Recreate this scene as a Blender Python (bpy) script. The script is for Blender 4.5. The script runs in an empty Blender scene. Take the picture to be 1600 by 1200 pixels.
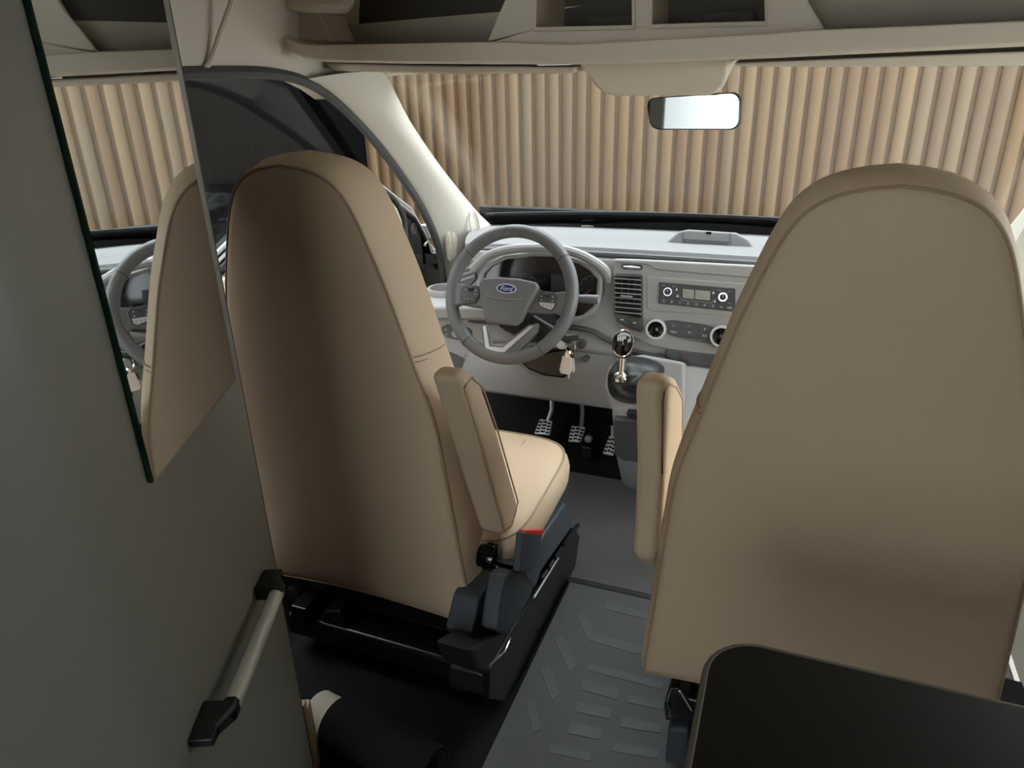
import bpy, bmesh, random
from math import *
from mathutils import Vector as V, Matrix
random.seed(7)
scene = bpy.context.scene
COL = scene.collection

# ------------------------------------------------------------------ camera
FPX = 1129.0
CAM = V((0.27, 0.0, 1.285))
_y, _p, _r = radians(21.7), radians(23.3), radians(1.55)
FW = V((-sin(_y)*cos(_p), cos(_y)*cos(_p), -sin(_p)))
_rt = V((cos(_y), sin(_y), 0)); _up = _rt.cross(FW)
RT = _rt*cos(_r) - _up*sin(_r); UP = _up*cos(_r) + _rt*sin(_r)
cd = bpy.data.cameras.new('camera'); cam = bpy.data.objects.new('camera', cd); COL.objects.link(cam)
cd.sensor_width = 36.0; cd.lens = FPX/1600*36.0; cd.clip_start = 0.02
cam.matrix_world = Matrix(((RT.x, UP.x, -FW.x, CAM.x), (RT.y, UP.y, -FW.y, CAM.y), (RT.z, UP.z, -FW.z, CAM.z), (0, 0, 0, 1)))
scene.camera = cam

# ------------------------------------------------------------------ light
w = bpy.data.worlds.new('sky'); scene.world = w; w.use_nodes = True
bg = w.node_tree.nodes['Background']; bg.inputs[0].default_value = (0.93, 0.97, 1.0, 1); bg.inputs[1].default_value = 7.0
def area(name, loc, size, power, rot=(0, 0, 0), col=(1, 1, 1)):
    l = bpy.data.lights.new(name, 'AREA'); l.shape = 'RECTANGLE'; l.size, l.size_y = size; l.energy = power; l.color = col
    o = bpy.data.objects.new(name, l); COL.objects.link(o); o.location = loc; o.rotation_euler = rot
    return o
# unseen fill light added behind and above the camera to brighten the interior
area('interior_fill', (0.30, -1.2, 1.90), (0.4, 0.8), 1.5, (0, 0, 0), (1.0, 0.93, 0.84))
vs = scene.view_settings
vs.view_transform = 'Standard'; vs.look = 'None'; vs.gamma = 1.0; vs.use_curve_mapping = False; vs.exposure = 0.15

# ------------------------------------------------------------------ helpers
def ray(px, py): return FW + RT*((px-800)/FPX) + UP*((600-py)/FPX)
def at(px, py, x=None, y=None, z=None, pl=None):
    """point on the pixel's line of sight at a known plane of the place"""
    d = ray(px, py)
    if x is not None: return CAM + d*((x-CAM.x)/d.x)
    if y is not None: return CAM + d*((y-CAM.y)/d.y)
    if z is not None: return CAM + d*((z-CAM.z)/d.z)
    p0, n = pl
    return CAM + d*((p0-CAM).dot(n)/d.dot(n))

def lin(c):
    return tuple((v/255/12.92 if v/255 <= 0.04045 else ((v/255+0.055)/1.055)**2.4) for v in c)
MATS = {}
def mat(name, rgb, rough=0.6, metal=0.0, bump=0.0, bscale=200.0, var=0.0, vscale=6.0, spec=0.5, coat=0.0, stretch=None, detail=4):
    m = bpy.data.materials.new(name); m.use_nodes = True; nt = m.node_tree; N = nt.nodes; L = nt.links
    b = N['Principled BSDF']; c = lin(rgb)
    b.inputs['Base Color'].default_value = (*c, 1); b.inputs['Roughness'].default_value = rough
    b.inputs['Metallic'].default_value = metal; b.inputs['Specular IOR Level'].default_value = spec; b.inputs['Coat Weight'].default_value = coat
    if bump or var:
        tc = N.new('ShaderNodeTexCoord'); mp = N.new('ShaderNodeMapping'); L.new(tc.outputs['Object'], mp.inputs[0])
        if stretch: mp.inputs['Scale'].default_value = stretch
        if var:
            n1 = N.new('ShaderNodeTexNoise'); n1.inputs['Scale'].default_value = vscale; n1.inputs['Detail'].default_value = detail
            L.new(mp.outputs[0], n1.inputs[0])
            r = N.new('ShaderNodeMix'); r.data_type = 'RGBA'
            r.inputs['A'].default_value = (*[v*(1-var) for v in c], 1); r.inputs['B'].default_value = (*[min(1, v*(1+var)) for v in c], 1)
            L.new(n1.outputs[0], r.inputs['Factor']); L.new(r.outputs['Result'], b.inputs['Base Color'])
        if bump:
            n2 = N.new('ShaderNodeTexNoise'); n2.inputs['Scale'].default_value = bscale; n2.inputs['Detail'].default_value = 2
            bp = N.new('ShaderNodeBump'); bp.inputs['Strength'].default_value = bump; bp.inputs['Distance'].default_value = 0.001
            L.new(mp.outputs[0], n2.inputs[0]); L.new(n2.outputs[0], bp.inputs['Height']); L.new(bp.outputs[0], b.inputs['Normal'])
    MATS[name] = m
    return m
mat('seat_fabric', (204, 180, 152), 0.62, bump=0.35, bscale=420, var=0.04, vscale=4)
mat('seat_piping', (170, 146, 120), 0.7)
mat('stitch', (196, 176, 148), 0.8)
mat('black_plastic', (34, 35, 37), 0.42, bump=0.1, bscale=600)
mat('slate_plastic', (66, 72, 78), 0.5, bump=0.15, bscale=700)
mat('black_metal', (20, 21, 22), 0.3, bump=0.05, bscale=300)
mat('gloss_black', (10, 10, 11), 0.12)
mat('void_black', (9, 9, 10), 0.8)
mat('dash_grey', (156, 155, 155), 0.55, bump=0.25, bscale=700)
mat('dash_top', (124, 124, 126), 0.5, bump=0.25, bscale=600)
mat('dash_dark', (84, 84, 86), 0.5, bump=0.2, bscale=600)
mat('wheel_leather', (104, 105, 107), 0.45, bump=0.2, bscale=900)
mat('hub_grey', (112, 113, 116), 0.5, bump=0.15, bscale=900)
mat('button_grey', (70, 72, 75), 0.45)
mat('button_dark', (48, 49, 51), 0.4)
mat('silver', (205, 206, 208), 0.38, metal=0.5)
mat('chrome', (235, 235, 238), 0.08, metal=1.0)
mat('aluminium', (222, 227, 220), 0.3, metal=0.2)
mat('white_print', (220, 222, 226), 0.6)
mat('grey_print', (140, 142, 146), 0.6)
mat('blue_badge', (24, 44, 120), 0.2)
mat('lcd', (132, 132, 116), 0.25)
mat('cluster_black', (16, 17, 20), 0.15)
mat('red_plastic', (214, 52, 48), 0.4)
mat('cream_trim', (204, 200, 188), 0.6, bump=0.15, bscale=500)
mat('shelf_trim', (206, 196, 178), 0.65, bump=0.2, bscale=500)
mat('headliner', (212, 203, 188), 0.85, bump=0.4, bscale=700)
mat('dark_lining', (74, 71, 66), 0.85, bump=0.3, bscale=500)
mat('partition_grey', (162, 162, 154), 0.34, bump=0.05, bscale=500, var=0.03, vscale=3)
mat('rubber_grey', (96, 97, 98), 0.75, bump=0.5, bscale=350, var=0.05, vscale=9)
mat('mat_rib', (100, 101, 102), 0.6, bump=0.4, bscale=500)
mat('vinyl_floor', (108, 108, 108), 0.42, bump=0.35, bscale=120, var=0.12, vscale=12)
mat('carpet_black', (14, 14, 15), 0.95, bump=0.5, bscale=400)
mat('seal_rubber', (70, 70, 72), 0.6)
mat('table_dark', (26, 25, 24), 0.5, spec=0.25, var=0.06, vscale=12)
mat('table_edge', (104, 100, 92), 0.4)
mat('walnut', (62, 38, 27), 0.35, var=0.25, vscale=9, stretch=(1, 9, 1))
mat('leather_black', (40, 41, 43), 0.4, bump=0.4, bscale=160)
mat('pale_plastic', (214, 204, 196), 0.5)
mat('outside_dark', (14, 14, 15), 0.95, spec=0.0, var=0.08, vscale=2)
mat('ground_grey', (120, 116, 110), 0.8, var=0.1, vscale=3)
mat('oak_edge', (190, 150, 112), 0.5, var=0.15, vscale=20)
mat('cream_roll', (206, 200, 182), 0.7)
mat('door_cream', (222, 214, 200), 0.6)
mat('mirror_glass', (235, 238, 238), 0.01, metal=1.0)
mat('glass_edge', (20, 62, 48), 0.15)
mat('body_paint', (40, 41, 44), 0.3)
SL = []
for i, c in enumerate(((93, 71, 46), (87, 65, 42), (97, 77, 52), (84, 65, 44), (90, 73, 52))):
    SL.append(mat('slat_wood_%d' % i, c, 0.65, var=0.14, vscale=5, stretch=(6, 6, 0.6)))
mat('slat_back', (78, 60, 40), 0.8)

def glass_mat(name, tint, refl=1.0):
    m = bpy.data.materials.new(name); m.use_nodes = True; nt = m.node_tree; N = nt.nodes; L = nt.links
    N.remove(N['Principled BSDF']); out = N['Material Output']
    t = N.new('ShaderNodeBsdfTransparent'); t.inputs[0].default_value = (*tint, 1)
    g = N.new('ShaderNodeBsdfGlossy'); g.inputs['Roughness'].default_value = 0.02
    f = N.new('ShaderNodeLayerWeight'); f.inputs['Blend'].default_value = 0.5
    pw = N.new('ShaderNodeMath'); pw.operation = 'POWER'; pw.inputs[1].default_value = 5.0; L.new(f.outputs['Facing'], pw.inputs[0])
    ma = N.new('ShaderNodeMath'); ma.operation = 'MULTIPLY_ADD'; ma.inputs[1].default_value = 0.5; ma.inputs[2].default_value = 0.02; L.new(pw.outputs[0], ma.inputs[0])
    mx = N.new('ShaderNodeMixShader'); L.new(ma.outputs[0], mx.inputs[0]); L.new(t.outputs[0], mx.inputs[1]); L.new(g.outputs[0], mx.inputs[2])
    L.new(mx.outputs[0], out.inputs[0]); MATS[name] = m
glass_mat('window_glass', (0.96, 0.98, 0.97))

class MB:
    def __init__(s): s.v = []; s.f = []
    def add(s, vs, fs):
        o = len(s.v); s.v += [V(p) for p in vs]; s.f += [tuple(i+o for i in f) for f in fs]; return s
    def box(s, c, d, R=None):
        c = V(c); vs = []
        for sx in (-1, 1):
            for sy in (-1, 1):
                for sz in (-1, 1):
                    p = V((sx*d[0]/2, sy*d[1]/2, sz*d[2]/2)); vs.append(c + (R @ p if R else p))
        return s.add(vs, [(0, 1, 3, 2), (4, 6, 7, 5), (0, 4, 5, 1), (2, 3, 7, 6), (0, 2, 6, 4), (1, 5, 7, 3)])
    def prism(s, pts, e):
        e = V(e); n = len(pts); pts = [V(p) for p in pts]
        return s.add(pts + [p+e for p in pts], [tuple(range(n))[::-1], tuple(range(n, 2*n))] + [(i, (i+1) % n, n+(i+1) % n, n+i) for i in range(n)])
    def loft(s, rings, closed=True, cap=True, loop=False):
        n = len(rings[0]); vs = [p for r in rings for p in r]; fs = []
        m = len(rings)
        for k in range(m if loop else m-1):
            a, b = k*n, ((k+1) % m)*n
            for i in range(n if closed else n-1):
                j = (i+1) % n; fs.append((a+i, a+j, b+j, b+i))
        if cap and closed and not loop: fs += [tuple(range(n))[::-1], tuple(range((m-1)*n, m*n))]
        return s.add(vs, fs)
    def tube(s, path, r, n=8, loop=False, flat=1.0):
        path = [V(p) for p in path]; m = len(path); rings = []; rr = r if hasattr(r, '__len__') else [r]*m
        nrm = None
        for i, p in enumerate(path):
            a = path[(i-1) % m] if (loop or i > 0) else p; b = path[(i+1) % m] if (loop or i < m-1) else p
            t = (b-a).normalized()
            if nrm is None:
                h = V((0, 0, 1)) if abs(t.z) < 0.9 else V((0, 1, 0)); nrm = (h - t*h.dot(t)).normalized()
            else:
                nrm = (nrm - t*nrm.dot(t)).normalized()
            bn = t.cross(nrm)
            rings.append([p + nrm*(rr[i]*cos(2*pi*k/n)) + bn*(rr[i]*flat*sin(2*pi*k/n)) for k in range(n)])
        return s.loft(rings, loop=loop)
    def lathe(s, c, axis, prof, n=24, up=None):
        """prof: list of (radius, height along axis)"""
        c = V(c); a = V(axis).normalized(); h = V(up) if up else (V((0, 0, 1)) if abs(a.z) < 0.9 else V((1, 0, 0)))
        u = (h - a*h.dot(a)).normalized(); q = a.cross(u)
        return s.loft([[c + a*z + (u*cos(2*pi*k/n) + q*sin(2*pi*k/n))*max(r, 1e-5) for k in range(n)] for r, z in prof])
    def mesh(s, name):
        me = bpy.data.meshes.new(name); me.from_pydata([tuple(p) for p in s.v], [], s.f); me.update()
        bm = bmesh.new(); bm.from_mesh(me); bmesh.ops.recalc_face_normals(bm, faces=bm.faces); bm.to_mesh(me); bm.free()
        return me
    def build(s, name, m, parent=None, bevel=0.0, seg=2, smooth=True, sub=0, ang=35):
        org = parent['_o'] if parent is not None else None
        if org is not None: s.v = [p - V(org) for p in s.v]
        me = s.mesh(name); me.materials.append(MATS[m] if isinstance(m, str) else m)
        if smooth:
            me.polygons.foreach_set('use_smooth', [True]*len(me.polygons))
            if not bevel and not sub: me.set_sharp_from_angle(angle=radians(ang))
        o = bpy.data.objects.new(name, me); COL.objects.link(o)
        if bevel:
            b = o.modifiers.new('bevel', 'BEVEL'); b.width = bevel; b.segments = seg; b.limit_method = 'ANGLE'; b.angle_limit = radians(30); b.harden_normals = True
        if sub:
            q = o.modifiers.new('sub', 'SUBSURF'); q.levels = q.render_levels = sub
        if parent is not None:
            o.parent = parent; o['_o'] = tuple(org)
        else:
            o['_o'] = (0, 0, 0)
        return o
def thing(name, label, cat, loc, group=None):
    o = bpy.data.objects.new(name, None); COL.objects.link(o); o.location = loc; o.empty_display_size = 0.05
    o['label'] = label; o['category'] = cat; o['_o'] = tuple(loc)
    if group: o['group'] = group
    return o
def struct(o): o['kind'] = 'structure'; return o
def tag(o, label, cat, group=None):
    o['label'] = label; o['category'] = cat
    if group: o['group'] = group
    return o
def lab(o, label): o['label'] = label; return o
def text(body, size, loc, ux, uy, m, parent, name='lettering', depth=0.0006, shear=0.0):
    """lettering as a thin raised mesh; ux = reading direction, uy = up direction"""
    c = bpy.data.curves.new('t', 'FONT'); c.body = body; c.size = size; c.extrude = depth; c.align_x = 'CENTER'; c.align_y = 'CENTER'; c.shear = shear
    c.resolution_u = 3
    t = bpy.data.objects.new('t', c); COL.objects.link(t); bpy.context.view_layer.update()
    me = bpy.data.meshes.new_from_object(t.evaluated_get(bpy.context.evaluated_depsgraph_get()))
    bpy.data.objects.remove(t); bpy.data.curves.remove(c)
    ux = V(ux).normalized(); uy = V(uy).normalized(); n = ux.cross(uy)
    mb = MB(); mb.v = [V(loc) + ux*v.co.x + uy*v.co.y + n*v.co.z for v in me.vertices]; mb.f = [tuple(p.vertices) for p in me.polygons]
    bpy.data.meshes.remove(me)
    return mb.build(name, m, parent, smooth=False)
def smoothpath(pts, k=6, loop=False):
    """Catmull-Rom through points"""
    pts = [V(p) for p in pts]; n = len(pts); out = []
    for i in range(n if loop else n-1):
        p0 = pts[(i-1) % n] if (loop or i > 0) else pts[0]; p1 = pts[i]; p2 = pts[(i+1) % n]
        p3 = pts[(i+2) % n] if (loop or i+2 < n) else p2
        for j in range(k):
            t = j/k
            out.append(0.5*((2*p1) + (p2-p0)*t + (2*p0-5*p1+4*p2-p3)*t*t + (3*p1-p0-3*p2+p3)*t**3))
    if not loop: out.append(pts[-1])
    return out
# ------------------------------------------------------------------ the place outside
g = MB(); g.box((0, 1, -0.75), (16, 16, 0.1)); struct(g.build('ground', 'ground_grey'))
YW = 4.3
mb = MB(); mb.box((1.0, YW+0.06, 0.9), (6.9, 0.06, 3.4)); wf = struct(mb.build('wall_front', 'slat_back'))
prof = [(-0.5, 0.0), (-0.5, 0.35), (-0.42, 0.7), (-0.25, 0.95), (0, 1.05), (0.25, 0.95), (0.42, 0.7), (0.5, 0.35), (0.5, 0.0)]
me = None
pitch = 0.084
meshes = []
for m in SL:
    mb = MB(); ring = [V((u*0.066, -d*0.020, -1.7)) for u, d in prof]; mb.prism(ring, (0, 0, 3.4))
    q = mb.mesh('slat'); q.materials.append(m); q.polygons.foreach_set('use_smooth', [len(p.vertices) == 4 for p in q.polygons]); q.set_sharp_from_angle(angle=radians(50)); meshes.append(q)
seq = [2, 0, 3, 4, 1, 0, 2, 1, 4, 0, 3, 2, 1, 0, 4]
for i in range(80):
    o = bpy.data.objects.new('slat', meshes[seq[(i*7+i//5) % 15]]); COL.objects.link(o); o.parent = wf
    o.location = (-2.40 + i*pitch, YW+0.03, 0.9)
mb = MB(); mb.box((-2.5, 1.0, 0.9), (0.1, 6.7, 3.4)); struct(mb.build('wall_outside_left', 'outside_dark'))

# ------------------------------------------------------------------ van floor and shell
mb = MB(); mb.box((-0.0, -0.4, -0.03), (1.84, 3.9, 0.05)); struct(mb.build('floor', 'carpet_black'))
mb = MB()   # vinyl cab floor: flat, then rising to the firewall
prof = [(1.548, -0.004), (2.16, -0.004), (2.30, 0.06), (2.42, 0.26), (2.46, 0.42), (2.5, 0.42), (2.5, -0.03), (1.548, -0.03)]
mb.prism([V((-0.86, y, z)) for y, z in prof], (1.72, 0, 0)); struct(mb.build('floor_cab', 'vinyl_floor', bevel=0.01))
mb = MB(); prof = [(2.12, -0.002), (2.155, 0.0), (2.29, 0.066), (2.405, 0.262), (2.44, 0.42), (2.45, 0.42), (2.42, 0.25), (2.30, 0.05), (2.16, -0.006), (2.12, -0.006)]
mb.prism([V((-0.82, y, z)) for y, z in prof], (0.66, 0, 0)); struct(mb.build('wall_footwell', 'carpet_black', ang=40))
# living area behind the camera
mb = MB(); mb.box((0.93, -0.65, 0.95), (0.04, 3.4, 2.0)); struct(mb.build('wall_right', 'walnut', smooth=False))
# tail of the van: two large rear-door windows
mb = MB(); mb.box((-0.62, -2.35, 0.95), (0.64, 0.04, 2.0)); mb.box((0.29, -2.35, 0.20), (1.18, 0.04, 0.5)); mb.box((0.29, -2.35, 1.91), (1.18, 0.04, 0.08)); mb.box((0.16, -2.35, 1.16), (0.05, 0.04, 1.42)); mb.box((0.75, -2.35, 0.95), (0.36, 0.04, 2.0))
struct(mb.build('wall_back', 'shelf_trim', smooth=False))
mb = MB(); mb.box((-0.082, -2.35, 1.16), (0.435, 0.006, 1.42)); struct(mb.build('window_3', 'window_glass'))
mb = MB(); mb.box((0.378, -2.35, 1.16), (0.386, 0.006, 1.42)); struct(mb.build('window_4', 'window_glass'))
mb = MB(); mb.box((0.0, -0.5, 1.97), (1.9, 3.7, 0.04)); mb.box((0, 1.6, 1.86), (1.9, 0.7, 0.04), Matrix.Rotation(radians(-20), 3, 'X'))
struct(mb.build('ceiling', 'headliner', smooth=False))

# partition on the left: parallel to the aisle, then kinked outwards; carries the wall mirror
TH = radians(23.5); WN = V((cos(TH), sin(TH), 0)); WD = V((-sin(TH), cos(TH), 0)); WC = -0.13
def wp(s, z, off=0.0): return WN*(WC+off) + WD*s + V((0, 0, z))
def wat(px, py, off=0.0): return at(px, py, pl=(WN*(WC+off), WN))
rad = 0.16; sk = 0.49
kink = wp(sk, 0); t0 = rad*tan(TH/2)
front = [wp(0.912, 0), wp(sk+t0, 0)]
cen = wp(sk+t0, 0) - WN*rad
for k in range(1, 12):
    a = TH*(1-k/11); front.append(cen + V((cos(a), sin(a), 0))*rad)
front.append(V((front[-1].x, -2.32, 0)))
back = [V((p.x, p.y, 0)) for p in front]
bk = [front[0] - WN*0.03, kink - WN*0.032 - V((0.004, 0, 0)), V((front[-1].x-0.03, -2.32, 0))]
mb = MB(); mb.prism([p + V((0, 0, 0.0)) for p in front + bk[::-1]], (0, 0, 1.94)); struct(mb.build('wall_left', 'partition_grey', ang=20))
mb = MB(); mb.prism([wp(0.912, 0.0, 0.0), wp(0.916, 0.0, 0.0), wp(0.916, 0.0, -0.03), wp(0.912, 0.0, -0.03)], (0, 0, 1.93)); struct(mb.build('trim_edge', 'seal_rubber', smooth=False))
# low oak-edged base board at the partition's foot
mb = MB(); mb.prism([wp(0.918, 0, 0.002), wp(0.935, 0, 0.002), wp(0.935, 0, -0.03), wp(0.918, 0, -0.03)], (0, 0, 0.20)); bb = struct(mb.build('baseboard_left', 'oak_edge', bevel=0.002))
mb = MB(); mb.prism([wp(0.936, 0, 0.0), wp(0.965, 0, 0.0), wp(0.965, 0, -0.03), wp(0.936, 0, -0.03)], (0, 0, 0.17)); mb.build('edge_strip', 'cream_roll', bb, bevel=0.004)

# ------------------------------------------------------------------ left side of the cab: door opening, A-pillar, header
XS = -0.84
op_px = [(250, 124), (350, 113), (430, 116), (480, 130), (525, 160), (580, 216), (625, 275), (660, 330), (683, 385), (691, 440), (697, 500)]
opening = [at(a, b, x=XS) for a, b in op_px]
opening[0].y = 0.86; opening[0].z = 1.294
opc = smoothpath(opening, 4)
inn_px = [(606, 120), (640, 188), (690, 262), (745, 330), (775, 362)]
inn = [at(a, b, x=XS+0.075) for a, b in inn_px]
# pillar: skin between opening edge and windscreen edge
innp = smoothpath([at(598, 112, x=XS+0.075)] + inn + [inn[-1] + V((0, 0.03, -0.10)), inn[-1] + V((0, 0.02, -0.30))], 8)
nn = 28
def resample(path, n):
    L = [0]
    for a, b in zip(path, path[1:]): L.append(L[-1]+(b-a).length)
    out = []
    for k in range(n):
        t = L[-1]*k/(n-1); i = 0
        while i < len(L)-2 and L[i+1] < t: i += 1
        out.append(path[i].lerp(path[i+1], (t-L[i])/max(1e-9, L[i+1]-L[i])))
    return out
# opening part that faces the pillar: from the bend down
i0 = min(range(len(opc)), key=lambda i: (opc[i]-at(470, 126, x=XS)).length)
A = resample(opc[i0:], nn); B = resample(innp, nn)
rings = []
for a, b in zip(A, B):
    row = []
    for k in range(7):
        t = k/6; p = a.lerp(b, t); p = p + V((0.032*sin(pi*t), -0.028*sin(pi*t), 0.006*sin(pi*t)))
        row.append(p)
    row += [b + V((-0.04, 0.02, 0)), a + V((-0.004, 0.012, 0))]
    rings.append(row)
mb = MB(); mb.loft(rings); tp = struct(mb.build('trim_pillar', 'cream_trim', ang=60))
# airbag cap and side air outlet on the pillar foot
mb = MB(); pp = at(742, 352, x=-0.755)
ringp = [pp + V((0.0, cos(t)*0.035 - 0.3*sin(t)*0.05, sin(t)*0.05)) for t in [2*pi*k/20 for k in range(20)]]
mb.tube(ringp, 0.0035, 6, True); mb.build('airbag_cap', 'cream_trim', tp)
pl = (at(705, 390, x=-0.805), V((1, -0.45, 0)).normalized())
def pprism(pts, pl, t0, t1, mb=None):
    p0, n = pl; n = n.normalized()
    if n.dot(CAM-p0) < 0: n = -n
    mb = mb or MB(); mb.prism([at(a, b, pl=pl) + n*t0 for a, b in pts], n*(t1-t0)); return mb
ao = pprism([(694, 352), (708, 358), (714, 372), (713, 400), (703, 408), (698, 380)], pl, -0.02, 0.003).build('side_outlet', 'cream_trim', tp, bevel=0.003)
for k in range(2):
    pprism([(697+k*7, 358+k*3), (701+k*7, 360+k*3), (708+k*4, 398-k*2), (704+k*4, 400-k*2)], pl, 0.002, 0.0045).build('slot', 'shelf_trim', ao)
# door seal
mb = MB(); mb.tube([p + V((0.004, 0, 0)) for p in opc], 0.0125, 8); mb.build('door_seal', 'seal_rubber', tp)
# side trim above the opening, running up to the roof
up_edge = [V((XS, 0.86, 1.294))] + [p for p in opc[:i0+6] if p.y > 0.9]
up_edge.append(at(560, 112, x=XS+0.03))
up = resample(up_edge, 16); rings = []
for p in up:
    row = []
    for k in range(7):
        t = k/6; row.append(V((p.x + 0.10*t*t + 0.02*t, p.y + 0.02*t, p.z + (1.72-p.z)*t)))
    row += [row[-1] + V((-0.12, 0, 0)), row[0] + V((-0.05, 0, 0.0))]
    rings.append(row)
mb = MB(); mb.loft(rings); ts = struct(mb.build('trim_side', 'headliner', ang=60))
mb = MB(); mb.tube(smoothpath([at(316, 114, x=XS+0.004), at(330, 92, x=XS+0.012), at(345, 50, x=XS+0.03), at(362, 2, x=XS+0.065), at(370, -40, x=XS+0.1)], 5), 0.006, 8); mb.build('crease', 'headliner', ts)
# side wall behind the opening (left) and the B-pillar
mb = MB(); mb.box((-0.90, -0.75, 0.95), (0.04, 3.25, 2.0)); struct(mb.build('wall_side', 'shelf_trim'))
# low sill below the door opening
mb = MB(); mb.box((-0.87, 1.5, 0.05), (0.06, 1.3, 0.16)); struct(mb.build('trim_sill', 'body_paint', bevel=0.01))

# right side of the cab (behind the passenger seat from here)
mb = MB()
mb.box((0.90, 1.6, 0.36), (0.06, 1.3, 0.78)); struct(mb.build('door_2', 'door_cream', bevel=0.02))
mb = MB(); mb.box((0.90, 1.55, 1.02), (0.006, 1.1, 0.55)); struct(mb.build('window_2', 'window_glass'))
mb = MB(); mb.loft([[V((0.84 + 0.0, p.y, p.z)) for p in (a, b)] + [V((0.80, b.y, b.z)), V((0.78, a.y+0.02, a.z))] for a, b in zip(A, B)]); struct(mb.build('trim_pillar_right', 'cream_trim', ang=60))
mb = MB(); mb.box((0.90, 1.25, 1.62), (0.06, 1.9, 0.66)); struct(mb.build('trim_side_right', 'headliner'))

# ------------------------------------------------------------------ windscreen
def ws(u, t):   # u -1..1 across, t 0 header .. 1 base
    hy, hz, by, bz = 1.86, 1.305, 2.52, 0.775
    bow = 1-u*u
    return V((u*0.83, hy + (by-hy)*t + 0.07*(bow-0.5), hz + (bz-hz)*t + 0.02*(bow-0.5) + 0.02*sin(pi*t)))
rows = [[ws(-1 + 2*i/20, t/10) for i in range(21)] for t in range(11)]
mb = MB(); mb.loft(rows, closed=False)
wso = struct(mb.build('window_1', 'window_glass'))
md = wso.modifiers.new('t', 'SOLIDIFY'); md.thickness = 0.004
rows = [[ws(-1 + 2*i/20, t) + V((0, -0.008, 0.004)) for i in range(21)] for t in (0.915, 0.94, 0.97, 1.0)]
mb = MB(); mb.loft(rows, closed=False); o = mb.build('lower_black_band', 'gloss_black', wso); o.modifiers.new('t', 'SOLIDIFY').thickness = 0.003
mb = MB(); q = at(921, 353, pl=(ws(-0.45, 0.93), (ws(-0.45, 0.9)-ws(-0.45, 1)).cross(V((1, 0, 0))))) + V((0, -0.02, 0.005))
mb.lathe(q, (0, -0.5, 0.5), [(0.001, 0.006), (0.022, 0.005), (0.027, 0.0), (0.02, -0.003)], 20, up=(1, 0, 0)); o = mb.build('sensor_disc', 'pale_plastic', wso)
# header rail above the windscreen
rows = []
for i in range(21):
    u = -1+2*i/20; p = ws(u, 0.0)
    rows.append([p + V((0, 0.0, -0.012)), p + V((0, -0.05, 0.0)), p + V((0, -0.16, 0.02)), p + V((0, -0.20, 0.10)), p + V((0, 0.0, 0.10)), p + V((0, 0.02, 0.0))])
mb = MB(); mb.loft(rows); struct(mb.build('trim_header', 'shelf_trim', ang=60))
# bulkhead below the dash
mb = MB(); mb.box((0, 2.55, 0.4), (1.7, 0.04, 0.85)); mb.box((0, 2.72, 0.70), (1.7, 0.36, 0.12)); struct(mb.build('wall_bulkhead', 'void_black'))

# ------------------------------------------------------------------ driver's door, standing open
dp = V((-0.90, 2.24, 0.0)); DD = V((-sin(radians(8)), -cos(radians(8)), 0)); DN = V((-DD.y, DD.x, 0))   # along the ajar door, and its inner side
if DN.dot(CAM-dp) < 0: DN = -DN
dr = struct(thing('door_1', '', '', tuple(dp)))
for k in ('label', 'category'): del dr[k]
DPL = (dp, DN)
def dq(s, z, o=0.0): return dp + DD*s + DN*o + V((0, 0, z))
def dsz(px, py): p = at(px, py, pl=DPL); return ((p-dp).dot(DD), p.z)
sill = [dsz(690, 412), dsz(668, 384), dsz(652, 352), dsz(640, 331), dsz(610, 308), dsz(580, 284), dsz(549, 263), (0.62, 1.03), (0.93, 0.88)]
MB().prism([dq(s, z, -0.05) for s, z in [(0.0, 0.05)] + sill + [(0.93, 0.05)]], DN*0.05).build('door_shell', 'body_paint', dr, bevel=0.006)
pprism([(574, 292), (596, 308), (609, 324), (616, 342), (620, 366), (625, 470), (628, 560), (300, 700), (300, 445), (345, 428), (470, 330)], DPL, 0.0, 0.035).build('door_panel', 'door_cream', dr, bevel=0.012, seg=3)
MB().tube([dq(s, z+0.010, 0.004) for s, z in sill], 0.006, 8).build('sill_strip', 'silver', dr)
MB().tube([dq(s, z-0.006, 0.010) for s, z in sill], 0.005, 8).build('sill_strip', 'silver', dr)
MB().tube([dq(s, z-0.022, 0.016) for s, z in sill], 0.008, 8).build('sill_strip', 'black_plastic', dr)
MB().tube(smoothpath([at(a, b, pl=DPL) + DN*0.03 for a, b in ((576, 288), (600, 306), (613, 324), (621, 345), (625, 420), (629, 500), (632, 570))], 4), 0.007, 8).build('panel_seal', 'seal_rubber', dr)
pprism([(600, 302), (638, 334), (650, 356), (656, 395), (660, 480), (664, 560), (634, 560), (628, 440), (620, 335)], DPL, 0.0, 0.014).build('door_end', 'black_plastic', dr, bevel=0.003)
MB().lathe(at(640, 357, pl=DPL) + DN*0.012, DN, [(0.020, 0), (0.020, 0.006), (0.014, 0.008), (0.013, 0.005), (0.001, 0.005)], 24).build('speaker_plug', 'dash_dark', dr)
for (a, b) in ((648, 410), (650, 450), (653, 500)):
    MB().box(at(a, b, pl=DPL) + DN*0.014, (0.012, 0.05, 0.06)).build('end_plate', 'black_metal', dr, bevel=0.004)
pprism([(662, 352), (676, 350), (678, 366), (668, 372)], DPL, -0.03, 0.012).build('hinge', 'silver', dr, bevel=0.003)
pprism([(657, 396), (690, 396), (690, 410), (658, 412)], DPL, -0.03, 0.02).build('hinge', 'black_metal', dr, bevel=0.004)
MB().tube(smoothpath([at(a, b, pl=DPL) + DN*0.02 for a, b in ((655, 384), (660, 376), (665, 388), (668, 394), (678, 392), (690, 386))], 4), 0.005, 8).build('hinge_cable', 'chrome', dr)
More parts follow.
